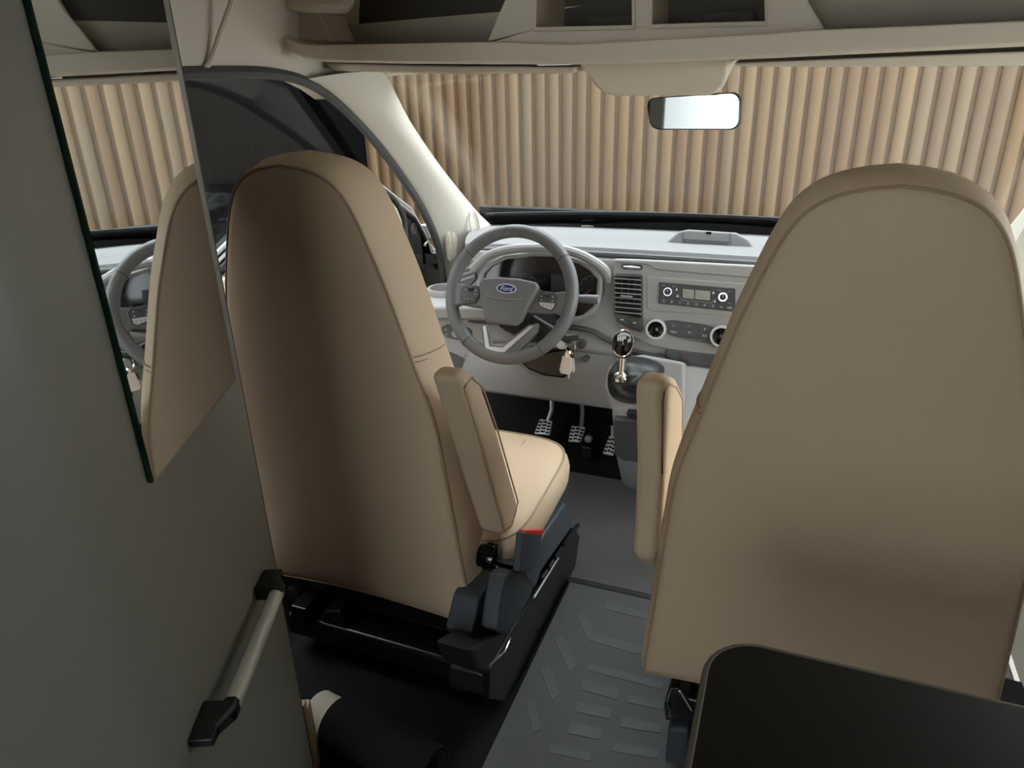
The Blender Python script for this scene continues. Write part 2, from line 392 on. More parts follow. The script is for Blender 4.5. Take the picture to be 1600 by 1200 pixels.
pprism([(660, 415), (690, 412), (692, 560), (668, 560)], DPL, -0.03, -0.004).build('front_plate', 'body_paint', dr, bevel=0.004)
# window frame and pane
MB().tube(smoothpath([dq(0.30, 0.98), dq(0.50, 1.22), dq(0.62, 1.33), dq(0.93, 1.36), dq(0.93, 0.9)], 5), 0.014, 8).build('window_frame', 'outside_dark', dr)
MB().prism([dq(s, z, -0.02) for s, z in [(0.368, 1.042), (0.60, 1.03), (0.93, 0.88), (0.93, 1.35), (0.63, 1.32), (0.5, 1.21)]], DN*0.004).build('door_glass', 'window_glass', dr)
# ------------------------------------------------------------------ dashboard
dash = thing('dashboard', 'grey moulded dashboard with radio, air vent and instrument cluster under the windscreen', 'dashboard', (0, 2.1, 0))
FN = V((0, -1, 0.2)).normalized(); FP = (V((0, 1.95, 0.70)), FN)      # fascia plane
UX = V((1, 0, 0)); UYF = FN.cross(UX)
if UYF.z < 0: UYF = -UYF
def fa(px, py, o=0.0): return at(px, py, pl=FP) + FN*o
def fpr(pts, t0, t1): return pprism(pts, FP, t0, t1)
def rrect(x0, y0, x1, y1, r=3, skew=0.06):
    """rounded pixel rectangle that follows the dash's slant"""
    out = []
    for cx, cy, a0 in ((x1-r, y0+r, -90), (x1-r, y1-r, 0), (x0+r, y1-r, 90), (x0+r, y0+r, 180)):
        for k in range(4):
            a = radians(a0+30*k); x = cx+r*cos(a); out.append((x, cy+r*sin(a)+(x-x0)*skew))
    return out
def frect(x0, y0, x1, y1, t0, t1, m, parent, name, r=3, bevel=0.0015, skew=0.06): return fpr(rrect(x0, y0, x1, y1, r, skew), t0, t1).build(name, m, parent, bevel=bevel)

prof = [(2.53, 0.772), (2.30, 0.80), (2.08, 0.826), (2.02, 0.828), (1.992, 0.822), (1.985, 0.812), (1.992, 0.804), (2.02, 0.80), (2.06, 0.80), (2.06, 0.6), (2.53, 0.6)]
def bowy(x): return -0.10*(x/0.83)**2*0.6
rows = []
for i in range(25):
    x = -0.835+1.67*i/24; rows.append([V((x*(0.79 + 0.21*min(1, max(0, (y-1.98)/0.45))), y + (bowy(x) if y > 2.3 else 0), z - (0.012*(abs(x)/0.83)**3 if z > 0.79 else 0))) for y, z in prof])
MB().loft(rows).build('top_panel', 'dash_top', dash, ang=40)
MB().tube([V((x/100*0.79, 1.984, 0.806 - 0.012*(abs(x/100)/0.83)**3)) for x in range(-83, 84, 4)], 0.0075, 8).build('top_lip', 'dash_dark', dash)
prof = [(2.03, 0.805), (1.97, 0.795), (1.965, 0.78), (1.925, 0.58), (1.912, 0.54), (1.918, 0.528), (1.945, 0.522), (2.06, 0.52), (2.06, 0.805)]
MB().prism([V((-0.652, y, z)) for y, z in prof], (1.304, 0, 0)).build('fascia', 'dash_grey', dash, bevel=0.006)
MB().tube(smoothpath([fa(720, 500, 0.006), fa(900, 512, 0.006), fa(945, 528, 0.008), fa(985, 545, 0.012), fa(1045, 560, 0.012), fa(1200, 592, 0.012)], 5), 0.008, 8).build('trim_strip', 'dash_dark', dash)
# lower knee panel and underside
prof = [(1.93, 0.53), (1.905, 0.49), (1.895, 0.42), (1.90, 0.365), (1.93, 0.352), (2.2, 0.36), (2.3, 0.40), (2.3, 0.53)]
MB().prism([V((-0.80, y, z)) for y, z in prof], (1.60, 0, 0)).build('knee_panel', 'dash_grey', dash, bevel=0.01, seg=3)
for px, py, r_ in ((909, 538, 0.013), (915, 561, 0.009)):
    MB().lathe(at(px, py, y=1.905), (0, -1, 0.1), [(r_, -0.02), (r_, 0.006), (r_*0.8, 0.007), (0.001, 0.007)], 20).build('plug', 'dash_dark', dash)
# ---- left end: shelf with cup holder, switches
lt = pprism([(648, 470), (656, 456), (680, 446), (715, 447), (760, 462), (764, 480), (700, 478), (664, 480)], (V((0, 0, 0.655)), V((0, 0, 1))), -0.045, 0.0).build('cup_shelf', 'dash_grey', dash, bevel=0.012, seg=3)
cp = at(693, 452, z=0.667)
MB().lathe(cp, (0, 0, 1), [(0.052, -0.03), (0.053, 0.0), (0.050, 0.006), (0.044, 0.006), (0.041, -0.006), (0.001, -0.007)], 32).build('cup_ring', 'dash_grey', lt)
MB().lathe(cp + V((0, 0, 0.001)), (0, 0, 1), [(0.0405, -0.0055), (0.001, -0.0052)], 32).build('cup_well', 'dash_dark', lt)
LP = (V((-0.7, 1.905, 0.58)), V((0.12, -1, 0.1)).normalized())
lf = pprism([(655, 482), (700, 486), (768, 492), (772, 575), (735, 570), (690, 545), (664, 520)], LP, -0.05, 0.0).build('switch_panel', 'dash_grey', dash, bevel=0.012, seg=3)
def lpos(px, py, o=0): return at(px, py, pl=LP) + LP[1]*o
sw = MB().lathe(lpos(673, 517), LP[1], [(0.017, -0.002), (0.017, 0.004), (0.0145, 0.005), (0.013, 0.012), (0.011, 0.014), (0.001, 0.0145)], 24).build('lamp_switch', 'black_plastic', lf)
MB().lathe(lpos(673, 517), LP[1], [(0.0185, 0.0005), (0.0185, 0.003), (0.0168, 0.0042), (0.0168, 0.0)], 24).build('switch_ring', 'silver', sw)
sp = pprism([(690, 511), (698, 507), (733, 512), (738, 518), (736, 531), (728, 534), (698, 527), (690, 520)], LP, -0.002, 0.004).build('dimmer_panel', 'button_grey', lf, bevel=0.002)
MB().lathe(lpos(713, 521, 0.003), LP[1], [(0.0125, 0), (0.0125, 0.004), (0.011, 0.005), (0.001, 0.005)], 20).build('dimmer_dial', 'dash_grey', sp)
for px, py in ((697, 514), (698, 522), (730, 519), (730, 528)):
    MB().box(lpos(px, py, 0.0045), (0.004, 0.001, 0.003)).build('icon', 'white_print', sp, smooth=False)
pprism([(692, 548), (735, 556), (752, 585), (748, 612), (712, 600), (694, 580)], LP, -0.03, -0.001).build('fuse_cubby', 'button_grey', dash, bevel=0.004)
pprism([(718, 552), (728, 553), (727, 557), (717, 556)], LP, 0.0, 0.004).build('cubby_catch', 'dash_grey', dash, bevel=0.001)
# left air vent, seen through the wheel
lv = fpr([(722, 428), (728, 412), (744, 406), (746, 436), (736, 446), (722, 442)], -0.01, 0.01).build('side_vent', 'dash_dark', dash, bevel=0.003)
for k in range(3):
    fpr([(723, 420+k*8), (744, 413+k*8), (744, 416+k*8), (723, 423+k*8)], 0.009, 0.014).build('vent_slat', 'dash_grey', lv)
# ---- instrument cluster with brow
clp = [(757, 425), (768, 413), (792, 401), (835, 396), (873, 397), (908, 408), (926, 419), (940, 435), (938, 460), (933, 480), (915, 495), (880, 502), (800, 506), (765, 500), (754, 470), (752, 440)]
cl = fpr(clp, 0.0, 0.006).build('instrument_cluster', 'cluster_black', dash, bevel=0.001)
MB().tube([fa(a, b, 0.012) for a, b in clp], 0.0085, 8, True).build('cluster_bezel', 'dash_grey', cl)
MB().tube(smoothpath([fa(742, 420, 0.02), fa(768, 400, 0.03), fa(800, 390, 0.034), fa(840, 387, 0.034), (fa(880, 389, 0.034)), fa(915, 399, 0.03), fa(946, 420, 0.016), fa(952, 440, 0.004)], 6), 0.0135, 10).build('cluster_brow', 'dash_grey', cl)
def ring_on(px, py, r, m, parent, name, o=0.0075, w=0.0012):
    c = fa(px, py, o)
    return MB().tube([c + UX*(r*cos(2*pi*k/36)) + UYF*(r*sin(2*pi*k/36)) for k in range(36)], w, 5, True).build(name, m, parent)
for px, py, r in ((822, 447, 0.036), (925, 452, 0.038)):
    gz = ring_on(px, py, r, 'dash_dark', cl, 'gauge')
    for k in range(9):
        a = radians(-40+k*32.5); c = fa(px, py, 0.0075) + UX*(cos(a)*r*0.83) + UYF*(sin(a)*r*0.83)
        MB().box(c, (0.003, 0.001, 0.003)).build('tick', 'grey_print', gz, smooth=False)
    c = fa(px, py, 0.008); MB().tube([c, c + V((-0.6, 0, -0.5))*r*0.9], 0.0012, 5).build('needle', 'red_plastic', gz)
fpr([(862, 428), (890, 430), (890, 456), (862, 454)], 0.006, 0.0072).build('cluster_screen', 'button_dark', cl)
# ---- centre stack
cs = fpr([(960, 404), (1000, 405), (1215, 416), (1260, 470), (1250, 590), (1150, 566), (1070, 552), (1020, 540), (985, 524), (964, 503), (957, 470)], -0.01, 0.016).build('centre_stack', 'dash_grey', dash, bevel=0.007, seg=3)
MB().tube(smoothpath([fa(966, 409, 0.0165), fa(1015, 413, 0.0165), fa(1035, 421, 0.0165), fa(1185, 434, 0.0165)], 4), 0.0012, 5).build('lid_gap', 'dash_dark', cs)
hd = fpr(rrect(974, 411, 1006, 420, 4), 0.014, 0.020).build('lid_handle', 'button_dark', cs, bevel=0.002)
MB().tube([fa(977, 416, 0.024), fa(990, 417, 0.027), fa(1003, 418, 0.024)], [0.002, 0.004, 0.002], 8).build('handle_bar', 'silver', hd)
# big air vent with slats
vt = fpr([(961, 430), (966, 427), (1004, 428), (1007, 431), (1007, 512), (1003, 518), (985, 513), (966, 501), (961, 488)], 0.010, 0.020).build('air_vent', 'dash_dark', dash, bevel=0.002)
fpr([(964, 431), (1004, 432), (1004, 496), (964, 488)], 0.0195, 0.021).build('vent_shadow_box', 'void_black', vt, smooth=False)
for k in range(8):
    y = 434+k*7.4
    MB().box((fa(964, y, 0.026)+fa(1004, y+3, 0.026))/2, ((fa(1004, y, 0)-fa(964, y, 0)).length, 0.014, 0.0028), Matrix.Rotation(radians(-18), 3, 'X')).build('slat', 'dash_grey', vt)
for k in range(3):
    MB().box((fa(974+k*10, 462, 0.0225)), (0.002, 0.006, 0.10)).build('vane', 'button_dark', vt)
MB().box(fa(983, 462, 0.036), (0.034, 0.014, 0.006)).build('vent_tab', 'hub_grey', vt, bevel=0.002)
fpr([(966, 489), (983, 493), (984, 508), (967, 499)], 0.019, 0.024).build('button', 'button_grey', vt, bevel=0.001)
fpr([(986, 494), (1003, 497), (1003, 514), (987, 509)], 0.019, 0.024).build('button', 'button_grey', vt, bevel=0.001)
for px, py in ((975, 498), (994, 503)): MB().box(fa(px, py, 0.0243), (0.009, 0.001, 0.003)).build('icon', 'white_print', vt, smooth=False)
# radio in its recess
rf = fpr([(1012, 431), (1190, 444), (1186, 496), (1020, 485), (1012, 480)], 0.012, 0.018).build('radio_frame', 'dash_grey', dash, bevel=0.003)
ra = fpr([(1032, 440), (1150, 450), (1150, 486), (1031, 473)], 0.016, 0.022).build('radio', 'button_dark', dash, bevel=0.0015)
def on_r(u, v, o=0.0): # u,v 0..1 over the radio face
    a = fa(1032, 440, 0.022+o).lerp(fa(1150, 450, 0.022+o), u); b = fa(1031, 473, 0.022+o).lerp(fa(1150, 486, 0.022+o), u); return a.lerp(b, v)
def quad_r(u0, v0, u1, v1, o0, o1): 
    return MB().prism([on_r(u0, v0, o0), on_r(u1, v0, o0), on_r(u1, v1, o0), on_r(u0, v1, o0)], FN*(o1-o0))
quad_r(0.30, 0.17, 0.70, 0.66, 0, 0.0012).build('display_surround', 'black_plastic', ra)
quad_r(0.32, 0.21, 0.47, 0.62, 0.001, 0.002).build('display', 'lcd', ra, smooth=False)
quad_r(0.485, 0.21, 0.68, 0.62, 0.001, 0.002).build('display', 'lcd', ra, smooth=False)
for u in (0.125, 0.845):
    kb = MB().lathe(on_r(u, 0.40), FN, [(0.0125, 0), (0.0125, 0.008), (0.0115, 0.0095), (0.0085, 0.0095)], 24).build('knob', 'chrome', ra)
    MB().lathe(on_r(u, 0.40), FN, [(0.0088, 0.006), (0.0088, 0.0105), (0.001, 0.011)], 20).build('knob_face', 'black_plastic', kb)
    MB().box(on_r(u, 0.40, 0.0115) + V((0, 0, 0.003)), (0.0015, 0.001, 0.006)).build('pointer', 'white_print', kb, smooth=False)
for (u, v) in ((0.24, 0.25), (0.25, 0.55), (0.72, 0.25), (0.74, 0.62)):
    MB().prism([on_r(u-0.014, v+0.06, 0.001), on_r(u+0.014, v+0.06, 0.001), on_r(u, v-0.07, 0.001)], FN*0.0008).build('arrow', 'white_print', ra, smooth=False)
MB().tube([on_r(0.26, 0.5, 0.001), on_r(0.31, 0.72, 0.001), on_r(0.69, 0.72, 0.001), on_r(0.76, 0.5, 0.001)], 0.0008, 5).build('outline', 'grey_print', ra)
for k, ch in enumerate(('A', 'B', '1', '2', '3', '4', '5', '6', 'CD')):
    b = quad_r(0.025+k*0.107, 0.76, 0.118+k*0.107, 0.95, 0, 0.002).build('preset_button', 'button_grey', ra, bevel=0.0004)
    text(ch, 0.008, on_r(0.072+k*0.107, 0.855, 0.0023), UX, UYF, 'white_print', b)
for (u, v, s) in ((0.06, 0.14, 'AM'), (0.06, 0.64, 'FM'), (0.20, 0.14, 'TA'), (0.80, 0.14, 'MENU'), (0.93, 0.14, 'AUX'), (0.93, 0.66, 'CLK')):
    text(s, 0.0055, on_r(u, v, 0.0005), UX, UYF, 'grey_print', ra)
# climate controls
cpn = fpr([(1040, 500), (1054, 499), (1105, 506), (1122, 512), (1150, 520), (1150, 540), (1118, 537), (1064, 527), (1044, 520)], 0.014, 0.020).build('climate_panel', 'button_grey', dash, bevel=0.002)
def clk(px, py, rr, ringm, facem):
    k = MB().lathe(fa(px, py, 0.014), FN, [(rr, 0), (rr, 0.012), (rr*0.93, 0.015), (rr*0.80, 0.015), (rr*0.78, 0.010), (0.001, 0.010)], 32).build('climate_knob', ringm, cpn)
    MB().lathe(fa(px, py, 0.014), FN, [(rr*0.77, 0.009), (rr*0.74, 0.0125), (rr*0.3, 0.018), (0.001, 0.018)], 28).build('knob_face', facem, k)
    for i in range(7):
        a = radians(-150+i*30); MB().box(fa(px, py, 0.014+0.0135) + UX*(cos(a)*rr*0.62) + UYF*(sin(a)*rr*0.62), (0.002, 0.001, 0.002)).build('tick', 'white_print', k, smooth=False)
clk(1027, 513, 0.029, 'silver', 'gloss_black'); clk(1128, 524, 0.030, 'silver', 'gloss_black')
for x0, y0, x1, y1, s in ((1046, 502, 1063, 510, 'o'), (1046, 512, 1063, 521, 'MAX'), (1068, 504, 1090, 511, '>'), (1068, 512, 1090, 523, 'W'), (1094, 508, 1112, 516, 'R'), (1094, 518, 1112, 527, 'A/C')):
    b = fpr(rrect(x0, y0, x1, y1, 1.5), 0.019, 0.022).build('button', 'button_grey', cpn, bevel=0.0007)
    text(s, 0.008, fa((x0+x1)/2, (y0+y1)/2+0.6, 0.0224), UX, UYF, 'white_print', b)
MB().tube([fa(1046, 524, 0.021), fa(1100, 531, 0.021)], 0.0007, 5).build('line', 'grey_print', cpn)
# hazard button panel and slot
hz = fpr([(1040, 548), (1046, 544), (1130, 554), (1150, 562), (1150, 576), (1112, 572), (1060, 563), (1044, 557)], 0.008, 0.022).build('hazard_panel', 'button_grey', dash, bevel=0.003)
b = fpr(rrect(1064, 549, 1079, 560, 1.5), 0.021, 0.024).build('hazard_button', 'button_grey', hz, bevel=0.0008)
c = fa(1071.5, 555.5, 0.0246); MB().tube([c + UX*(0.006*cos(a)) + UYF*(0.006*sin(a)) for a in (pi/2, pi/2+2.094, pi/2+4.189)], 0.0007, 4, True).build('triangle_mark', 'red_plastic', b)
# dock on top of the dash
TP = (V((0, 2.10, 0.84)), V((0, -1, 0.35)).normalized())
dk = pprism([(1030, 387), (1060, 361), (1075, 358), (1150, 363), (1170, 374), (1184, 393), (1130, 392)], TP, -0.07, 0.0).build('device_dock', 'dash_top', dash, bevel=0.008, seg=3)
pprism([(1069, 373), (1139, 377), (1138, 390), (1069, 386)], TP, -0.004, 0.003).build('dock_slot', 'dash_dark', dk, bevel=0.001)
pprism([(1103, 362), (1112, 362.5), (1111, 366), (1104, 366)], TP, 0.0, 0.002).build('dock_catch', 'gloss_black', dk)
for x0 in (1067, 1141):
    MB().tube([at(x0, 360+(x0-1067)*0.05, pl=TP) + TP[1]*0.001, at(x0+1, 389+(x0-1067)*0.04, pl=TP) + TP[1]*0.001], 0.0008, 4).build('dock_joint', 'dash_dark', dk)
# ---- console tower with gear boot and cubby lid
tower = MB()
prof = [(1.765, 0.40), (1.768, 0.385), (1.80, 0.32), (1.84, 0.22), (1.92, 0.10), (2.06, 0.0), (2.25, 0.0), (2.25, 0.53), (1.90, 0.53)]
rings = []
for x, dy, k in ((-0.15, 0.05, 0.0), (-0.14, 0.02, 0), (-0.125, 0.0, 0), (0.0, -0.02, 0), (0.125, 0.0, 0), (0.14, 0.02, 0), (0.15, 0.05, 0)):
    rings.append([V((x, y+(dy if y < 2.2 else 0), z)) for y, z in prof])
tw = tower.loft(rings).build('console_tower', 'dash_grey', dash, bevel=0.006)
pprism([(944, 602), (950, 573), (966, 558), (1005, 554), (1070, 566), (1070, 662), (968, 652), (950, 634)], (V((-0.1, 1.80, 0.45)), V((0, -1, 0.45)).normalized()), -0.10, 0.0).build('boot_surround', 'dash_grey', dash, bevel=0.010, seg=3)
TWP = (V((0, 1.798, 0.30)), V((0, -1, -0.38)).normalized())
pprism([(960, 652), (1010, 655), (1010, 720), (975, 716), (962, 708)], TWP, -0.01, 0.010).build('console_lid', 'dash_dark', tw, bevel=0.003)
pprism([(980, 643), (1010, 645), (1010, 653), (982, 650)], TWP, -0.01, 0.008).build('lid_recess', 'button_dark', tw)
fpr([(1068, 576), (1100, 583), (1100, 592), (1068, 585)], 0.02, 0.03).build('card_slot', 'dash_grey', dash, bevel=0.002)
fpr([(1073, 580), (1097, 585), (1097, 588), (1073, 583)], 0.028, 0.032).build('slot_mouth', 'gloss_black', dash)

# ------------------------------------------------------------------ gear lever
kb = at(974, 541, x=-0.112); 
gl = thing('gear_lever', 'gear lever with chrome-rimmed black knob above a black leather boot', 'gear lever', (kb.x, kb.y, 0.45))
axis = V((0.03, 0.10, 1)).normalized()
bt = at(975, 585, x=-0.112)
kd = V((0, -0.55, 0.83)).normalized()
MB().lathe(kb - axis*0.030, axis, [(0.012, 0), (0.020, 0.006), (0.0255, 0.022), (0.027, 0.040), (0.025, 0.054), (0.018, 0.064), (0.008, 0.068), (0.001, 0.0685)], 28).build('knob', 'gloss_black', gl)
MB().tube([kb + kd*0.008 + V((0.026*cos(a), 0.022*sin(a)*0.83, 0.034*sin(a)*0.9+0.004)) for a in [2*pi*k/32 for k in range(32)]], 0.003, 8, True).build('knob_rim', 'chrome', gl)
for dx in (-0.009, -0.003, 0.003, 0.009):
    for s in ((1, -1) if dx < 0.006 else (1,)):
        MB().box(kb + V((dx, -0.0235, 0.030+s*0.005)), (0.0035, 0.002, 0.006)).build('shift_mark', 'white_print', gl, smooth=False)
MB().box(kb + V((0, -0.0240, 0.030)), (0.022, 0.002, 0.0016)).build('shift_mark', 'white_print', gl, smooth=False)
MB().lathe(kb - axis*0.085, axis, [(0.010, 0), (0.010, 0.06), (0.013, 0.062)], 16).build('shaft', 'chrome', gl)
MB().lathe(kb - axis*0.082, axis, [(0.019, -0.012), (0.020, -0.004), (0.017, 0.0), (0.020, 0.004), (0.018, 0.010), (0.011, 0.014)], 24).build('collar', 'chrome', gl)
cb = kb - axis*0.088
BPL = (V((-0.1, 1.80, 0.45)), V((0, -1, 0.45)).normalized())
base = smoothpath([at(a, b, pl=BPL) for a, b in ((950, 606), (953, 582), (962, 564), (985, 555), (1015, 559), (1040, 571), (1036, 590), (1014, 618), (996, 633), (972, 630), (957, 622))], 3, loop=True)
nb_ = len(base); cm_ = sum(base, V())/nb_; rings = []
for t, lift, puff in ((0.0, -0.004, 1.0), (0.02, 0.004, 1.0), (0.25, 0.022, 1.0), (0.45, 0.030, 1.02), (0.62, 0.022, 0.9), (0.80, 0.020, 0.95), (0.93, 0.012, 1.0), (1.0, 0.004, 1.0)):
    row = []
    for k, p in enumerate(base):
        a = atan2(p.z-cm_.z, p.x-cm_.x); q = cb + V((0.020*cos(a), -0.004*sin(a), 0.016*sin(a)-0.004))
        m_ = p.lerp(q, t); m_ = cb.lerp(m_, puff)
        row.append(m_ + BPL[1]*(lift*(1 + 0.55*sin(4*a+5*t)*(1-abs(2*t-1)))))
    rings.append(row)
MB().loft(rings).build('boot', 'leather_black', gl, sub=1)

# ------------------------------------------------------------------ steering column and wheel
sc = thing('steering_column', 'black steering column shroud with stalk below the steering wheel', 'steering column', (-0.426, 1.9, 0.5))
WC0 = V((-0.426, 1.753, 0.736)); tl = radians(25)
SN = V((0, -cos(tl), sin(tl))); SU = V((0, sin(tl), cos(tl)))     # toward the driver, and up in the wheel's plane
def sw_(u, v, o=0.0): return WC0 + UX*u + SU*v + SN*o
MB().loft([[sw_(0.085*cos(a)*k, -0.03+0.085*sin(a)*k, o) for a in [2*pi*j/20 for j in range(20)]] for o, k in ((-0.045, 0.55), (-0.06, 0.8), (-0.20, 0.95), (-0.30, 0.9))]).build('shroud', 'black_plastic', sc)
kp0 = pprism([(806, 560), (885, 545), (892, 560), (893, 582), (880, 592), (850, 588), (825, 578)], (V((0, 1.88, 0.45)), V((0, -1, 0.1)).normalized()), -0.06, 0.0).build('lower_cover', 'gloss_black', sc, bevel=0.008, seg=3)
MB().tube([sw_(0.06, 0.0, -0.07), sw_(0.14, 0.012, -0.06), sw_(0.20, 0.012, -0.05), sw_(0.235, 0.012, -0.045)], [0.006, 0.008, 0.012, 0.013], 12).build('wiper_stalk', 'hub_grey', sc)
MB().tube([sw_(0.05, -0.05, -0.06), sw_(0.16, -0.10, -0.05), sw_(0.19, -0.09, -0.05)], [0.010, 0.012, 0.009], 12).build('audio_stalk', 'button_dark', sc)
MB().lathe(at(878, 537, y=1.80), (0.35, -1, 0.2), [(0.016, -0.02), (0.016, 0.002), (0.012, 0.004), (0.001, 0.004)], 20).build('ignition_barrel', 'silver', sc)

wh = thing('steering_wheel', 'dark grey steering wheel with oval blue badge and thumb buttons', 'steering wheel', tuple(WC0))
R0 = 0.1725
MB().tube([sw_(R0*cos(a), R0*sin(a)) for a in [2*pi*k/72 for k in range(72)]], 0.0178, 14, True).build('rim', 'wheel_leather', wh)
for a in (radians(38), radians(142), radians(-52), radians(-128)):
    c = sw_(R0*cos(a), R0*sin(a)); t = (-UX*sin(a) + SU*cos(a)); n1 = (UX*cos(a)+SU*sin(a))
    MB().tube([c + (n1*cos(b) + SN*sin(b))*0.0179 for b in [2*pi*k/16 for k in range(16)]], 0.0011, 5, True).build('rim_seam', 'button_dark', wh)
# hub pad
hub = [(-0.083, 0.020), (-0.074, 0.034), (-0.03, 0.040), (0.03, 0.040), (0.078, 0.034), (0.088, 0.018), (0.068, -0.022), (0.050, -0.072), (0.036, -0.085), (-0.036, -0.085), (-0.054, -0.072), (-0.074, -0.022)]
hb = MB().prism([sw_(u, v, 0.004) for u, v in hub], SN*0.028).build('hub_pad', 'hub_grey', wh, bevel=0.007, seg=3)
MB().tube(smoothpath([sw_(-0.068, -0.010, 0.031), sw_(-0.03, -0.018, 0.0325), sw_(0.03, -0.018, 0.0325), sw_(0.068, -0.010, 0.031)], 4), 0.0022, 6).build('pad_crease', 'hub_grey', hb)
def oval(ru, rv, o, c=(0, 0.010), n=32): return [sw_(c[0]+ru*cos(2*pi*k/n), c[1]+rv*sin(2*pi*k/n), o) for k in range(n)]
bdg = MB().prism(oval(0.0285, 0.0128, 0.031), SN*0.003).build('badge', 'silver', wh, bevel=0.0008)
MB().prism(oval(0.0252, 0.0104, 0.0338), SN*0.0008).build('badge_field', 'blue_badge', bdg, smooth=False)
text('Ford', 0.0175, sw_(0, 0.0095, 0.0349), UX, SU, 'white_print', bdg, depth=0.0003, shear=0.25)
text('AIRBAG', 0.0085, sw_(0, -0.062, 0.0322), UX, SU, 'grey_print', hb, depth=0.0002)
# spokes
dv = -0.010
for s in (-1, 1):
    pts = [(0.060, 0.030), (0.11, 0.022), (0.160, 0.030), (0.166, 0.0), (0.155, -0.040), (0.135, -0.030), (0.11, -0.034), (0.050, -0.036)]
    spk = MB().prism([sw_(s*u, v+dv, -0.012) for u, v in pts], SN*0.022).build('spoke', 'hub_grey', wh, bevel=0.006)
    bp = [(0.090, 0.024), (0.130, 0.022), (0.140, 0.012), (0.138, -0.018), (0.128, -0.028), (0.092, -0.020), (0.084, 0.0)]
    pad = MB().prism([sw_(s*u, v+dv, 0.010) for u, v in bp], SN*0.006).build('button_pad', 'button_grey', wh, bevel=0.0015)
    MB().tube([sw_(s*(u*1.0), v+dv, 0.0145) for u, v in bp], 0.0012, 5, True).build('pad_outline', 'hub_grey', pad)
    MB().box(sw_(s*0.110, 0.013+dv, 0.018), (0.013, 0.006, 0.010)).build('toggle', 'button_dark', pad, bevel=0.001)
    for u, v in ((0.094, 0.010), (0.126, 0.011), (0.126, 0.0), (0.096, 0.0)):
        MB().box(sw_(s*u, v+dv, 0.0163), (0.004, 0.0012, 0.002)).build('icon', 'white_print', pad, smooth=False)
    lo = MB().prism([sw_(s*u, v+dv, 0.0155) for u, v in ((0.090, -0.006), (0.133, -0.006), (0.131, -0.018), (0.124, -0.024), (0.095, -0.016))], SN*0.002).build('lower_button', 'silver' if s > 0 else 'button_grey', pad, bevel=0.0006)
    for u in (0.102, 0.113, 0.124): MB().box(sw_(s*u, -0.014+dv, 0.0178), (0.003, 0.001, 0.002)).build('icon', 'white_print' if s < 0 else 'button_dark', lo, smooth=False)
# lower spoke: chrome V around an opening
WPL = (WC0, SN)
lsp = pprism([(752, 508), (762, 508), (770, 538), (786, 540), (826, 508), (842, 505), (840, 520), (806, 556), (800, 566), (766, 566), (758, 552)], WPL, -0.010, 0.006).build('lower_spoke', 'hub_grey', wh, bevel=0.003)
pprism([(756, 510), (761, 510), (766, 542), (787, 544), (829, 510), (836, 510), (790, 551), (761, 550)], WPL, 0.004, 0.010).build('chrome_insert', 'silver', wh, bevel=0.0015)

# ------------------------------------------------------------------ ignition key with tag
kc = at(888, 545, y=1.775)
ky = thing('ignition_key', 'ignition key on a steel ring with pale plastic tag hanging by the steering wheel', 'key', tuple(kc))
rc = at(891, 541, y=1.76)
MB().tube([rc + V((0.0135*cos(a), 0.003*sin(a), 0.017*sin(a))) for a in [2*pi*k/24 for k in range(24)]], 0.0022, 6, True).build('ring', 'chrome', ky)
KP = (V((0, 1.755, 0.6)), V((0.1, -1, 0.1)).normalized())
pprism([(883, 533), (891, 530), (893, 536), (884, 540)], (V((0, 1.775, 0.6)), V((0, -1, 0.1))), -0.02, 0.004).build('key_head', 'button_grey', ky, bevel=0.001)
MB().lathe(at(889, 553, pl=KP), (0.1, -1, 0.1), [(0.011, -0.002), (0.011, 0.003), (0.009, 0.004), (0.001, 0.004)], 20).build('fob_disc', 'chrome', ky)
pprism([(879, 556), (893, 560), (893, 580), (890, 586), (876, 583), (874, 578)], KP, -0.004, 0.002).build('tag', 'pale_plastic', ky, bevel=0.0015)
pprism([(891, 560), (896, 561), (898, 580), (894, 584), (892, 575)], KP, -0.008, -0.005).build('spare_key', 'silver', ky, bevel=0.0006)
pprism([(888, 580), (890, 580), (890, 592), (887, 592)], KP, -0.003, 0.0).build('chain', 'chrome', ky)

# ------------------------------------------------------------------ pedals
def pedal(name, label, pts, y, armpts, n_rows):
    P0 = (V((0, y, 0.13)), V((0, -0.80, 0.6)).normalized())
    c = at(sum(p[0] for p in pts)/len(pts), sum(p[1] for p in pts)/len(pts), pl=P0)
    t = thing(name, label, 'pedal', tuple(c))
    pprism(pts, P0, -0.012, 0.0).build('pad', 'aluminium', t, bevel=0.004)
    a, b, d, e = [at(*p, pl=P0) + P0[1]*0.001 for p in (pts[0], pts[1], pts[2], pts[3])]
    for r in range(n_rows):
        v = 0.12+r*0.62/max(1, n_rows-1)
        l = a.lerp(e, v); rr = b.lerp(d, v)
        for u0, u1, dv in ((0.08, 0.30, 0.04), (0.38, 0.66, 0.0), (0.74, 0.94, 0.04)):
            p0, p1 = l.lerp(rr, u0), l.lerp(rr, u1); dn = (e-a).normalized()*(0.0065)
            sh = (e-a)*dv
            MB().prism([p0+sh, p1+sh, p1+dn+sh, p0+dn+sh], P0[1]*0.003).build('rubber_stud', 'void_black', t, smooth=False)
    MB().tube([V(p) for p in armpts], 0.008, 8).build('arm', 'silver', t)
    return t
ya = 2.16
pedal('clutch_pedal', 'leftmost metal foot pedal with black rubber studs, the clutch', [(843, 654), (863, 657), (861, 676), (846, 681), (833, 679), (835, 664)][0:1]+[(863, 657), (859, 680), (834, 678)], ya, [at(855, 660, y=ya+0.02), at(862, 640, y=ya+0.04), at(862, 610, y=ya+0.06)], 4)
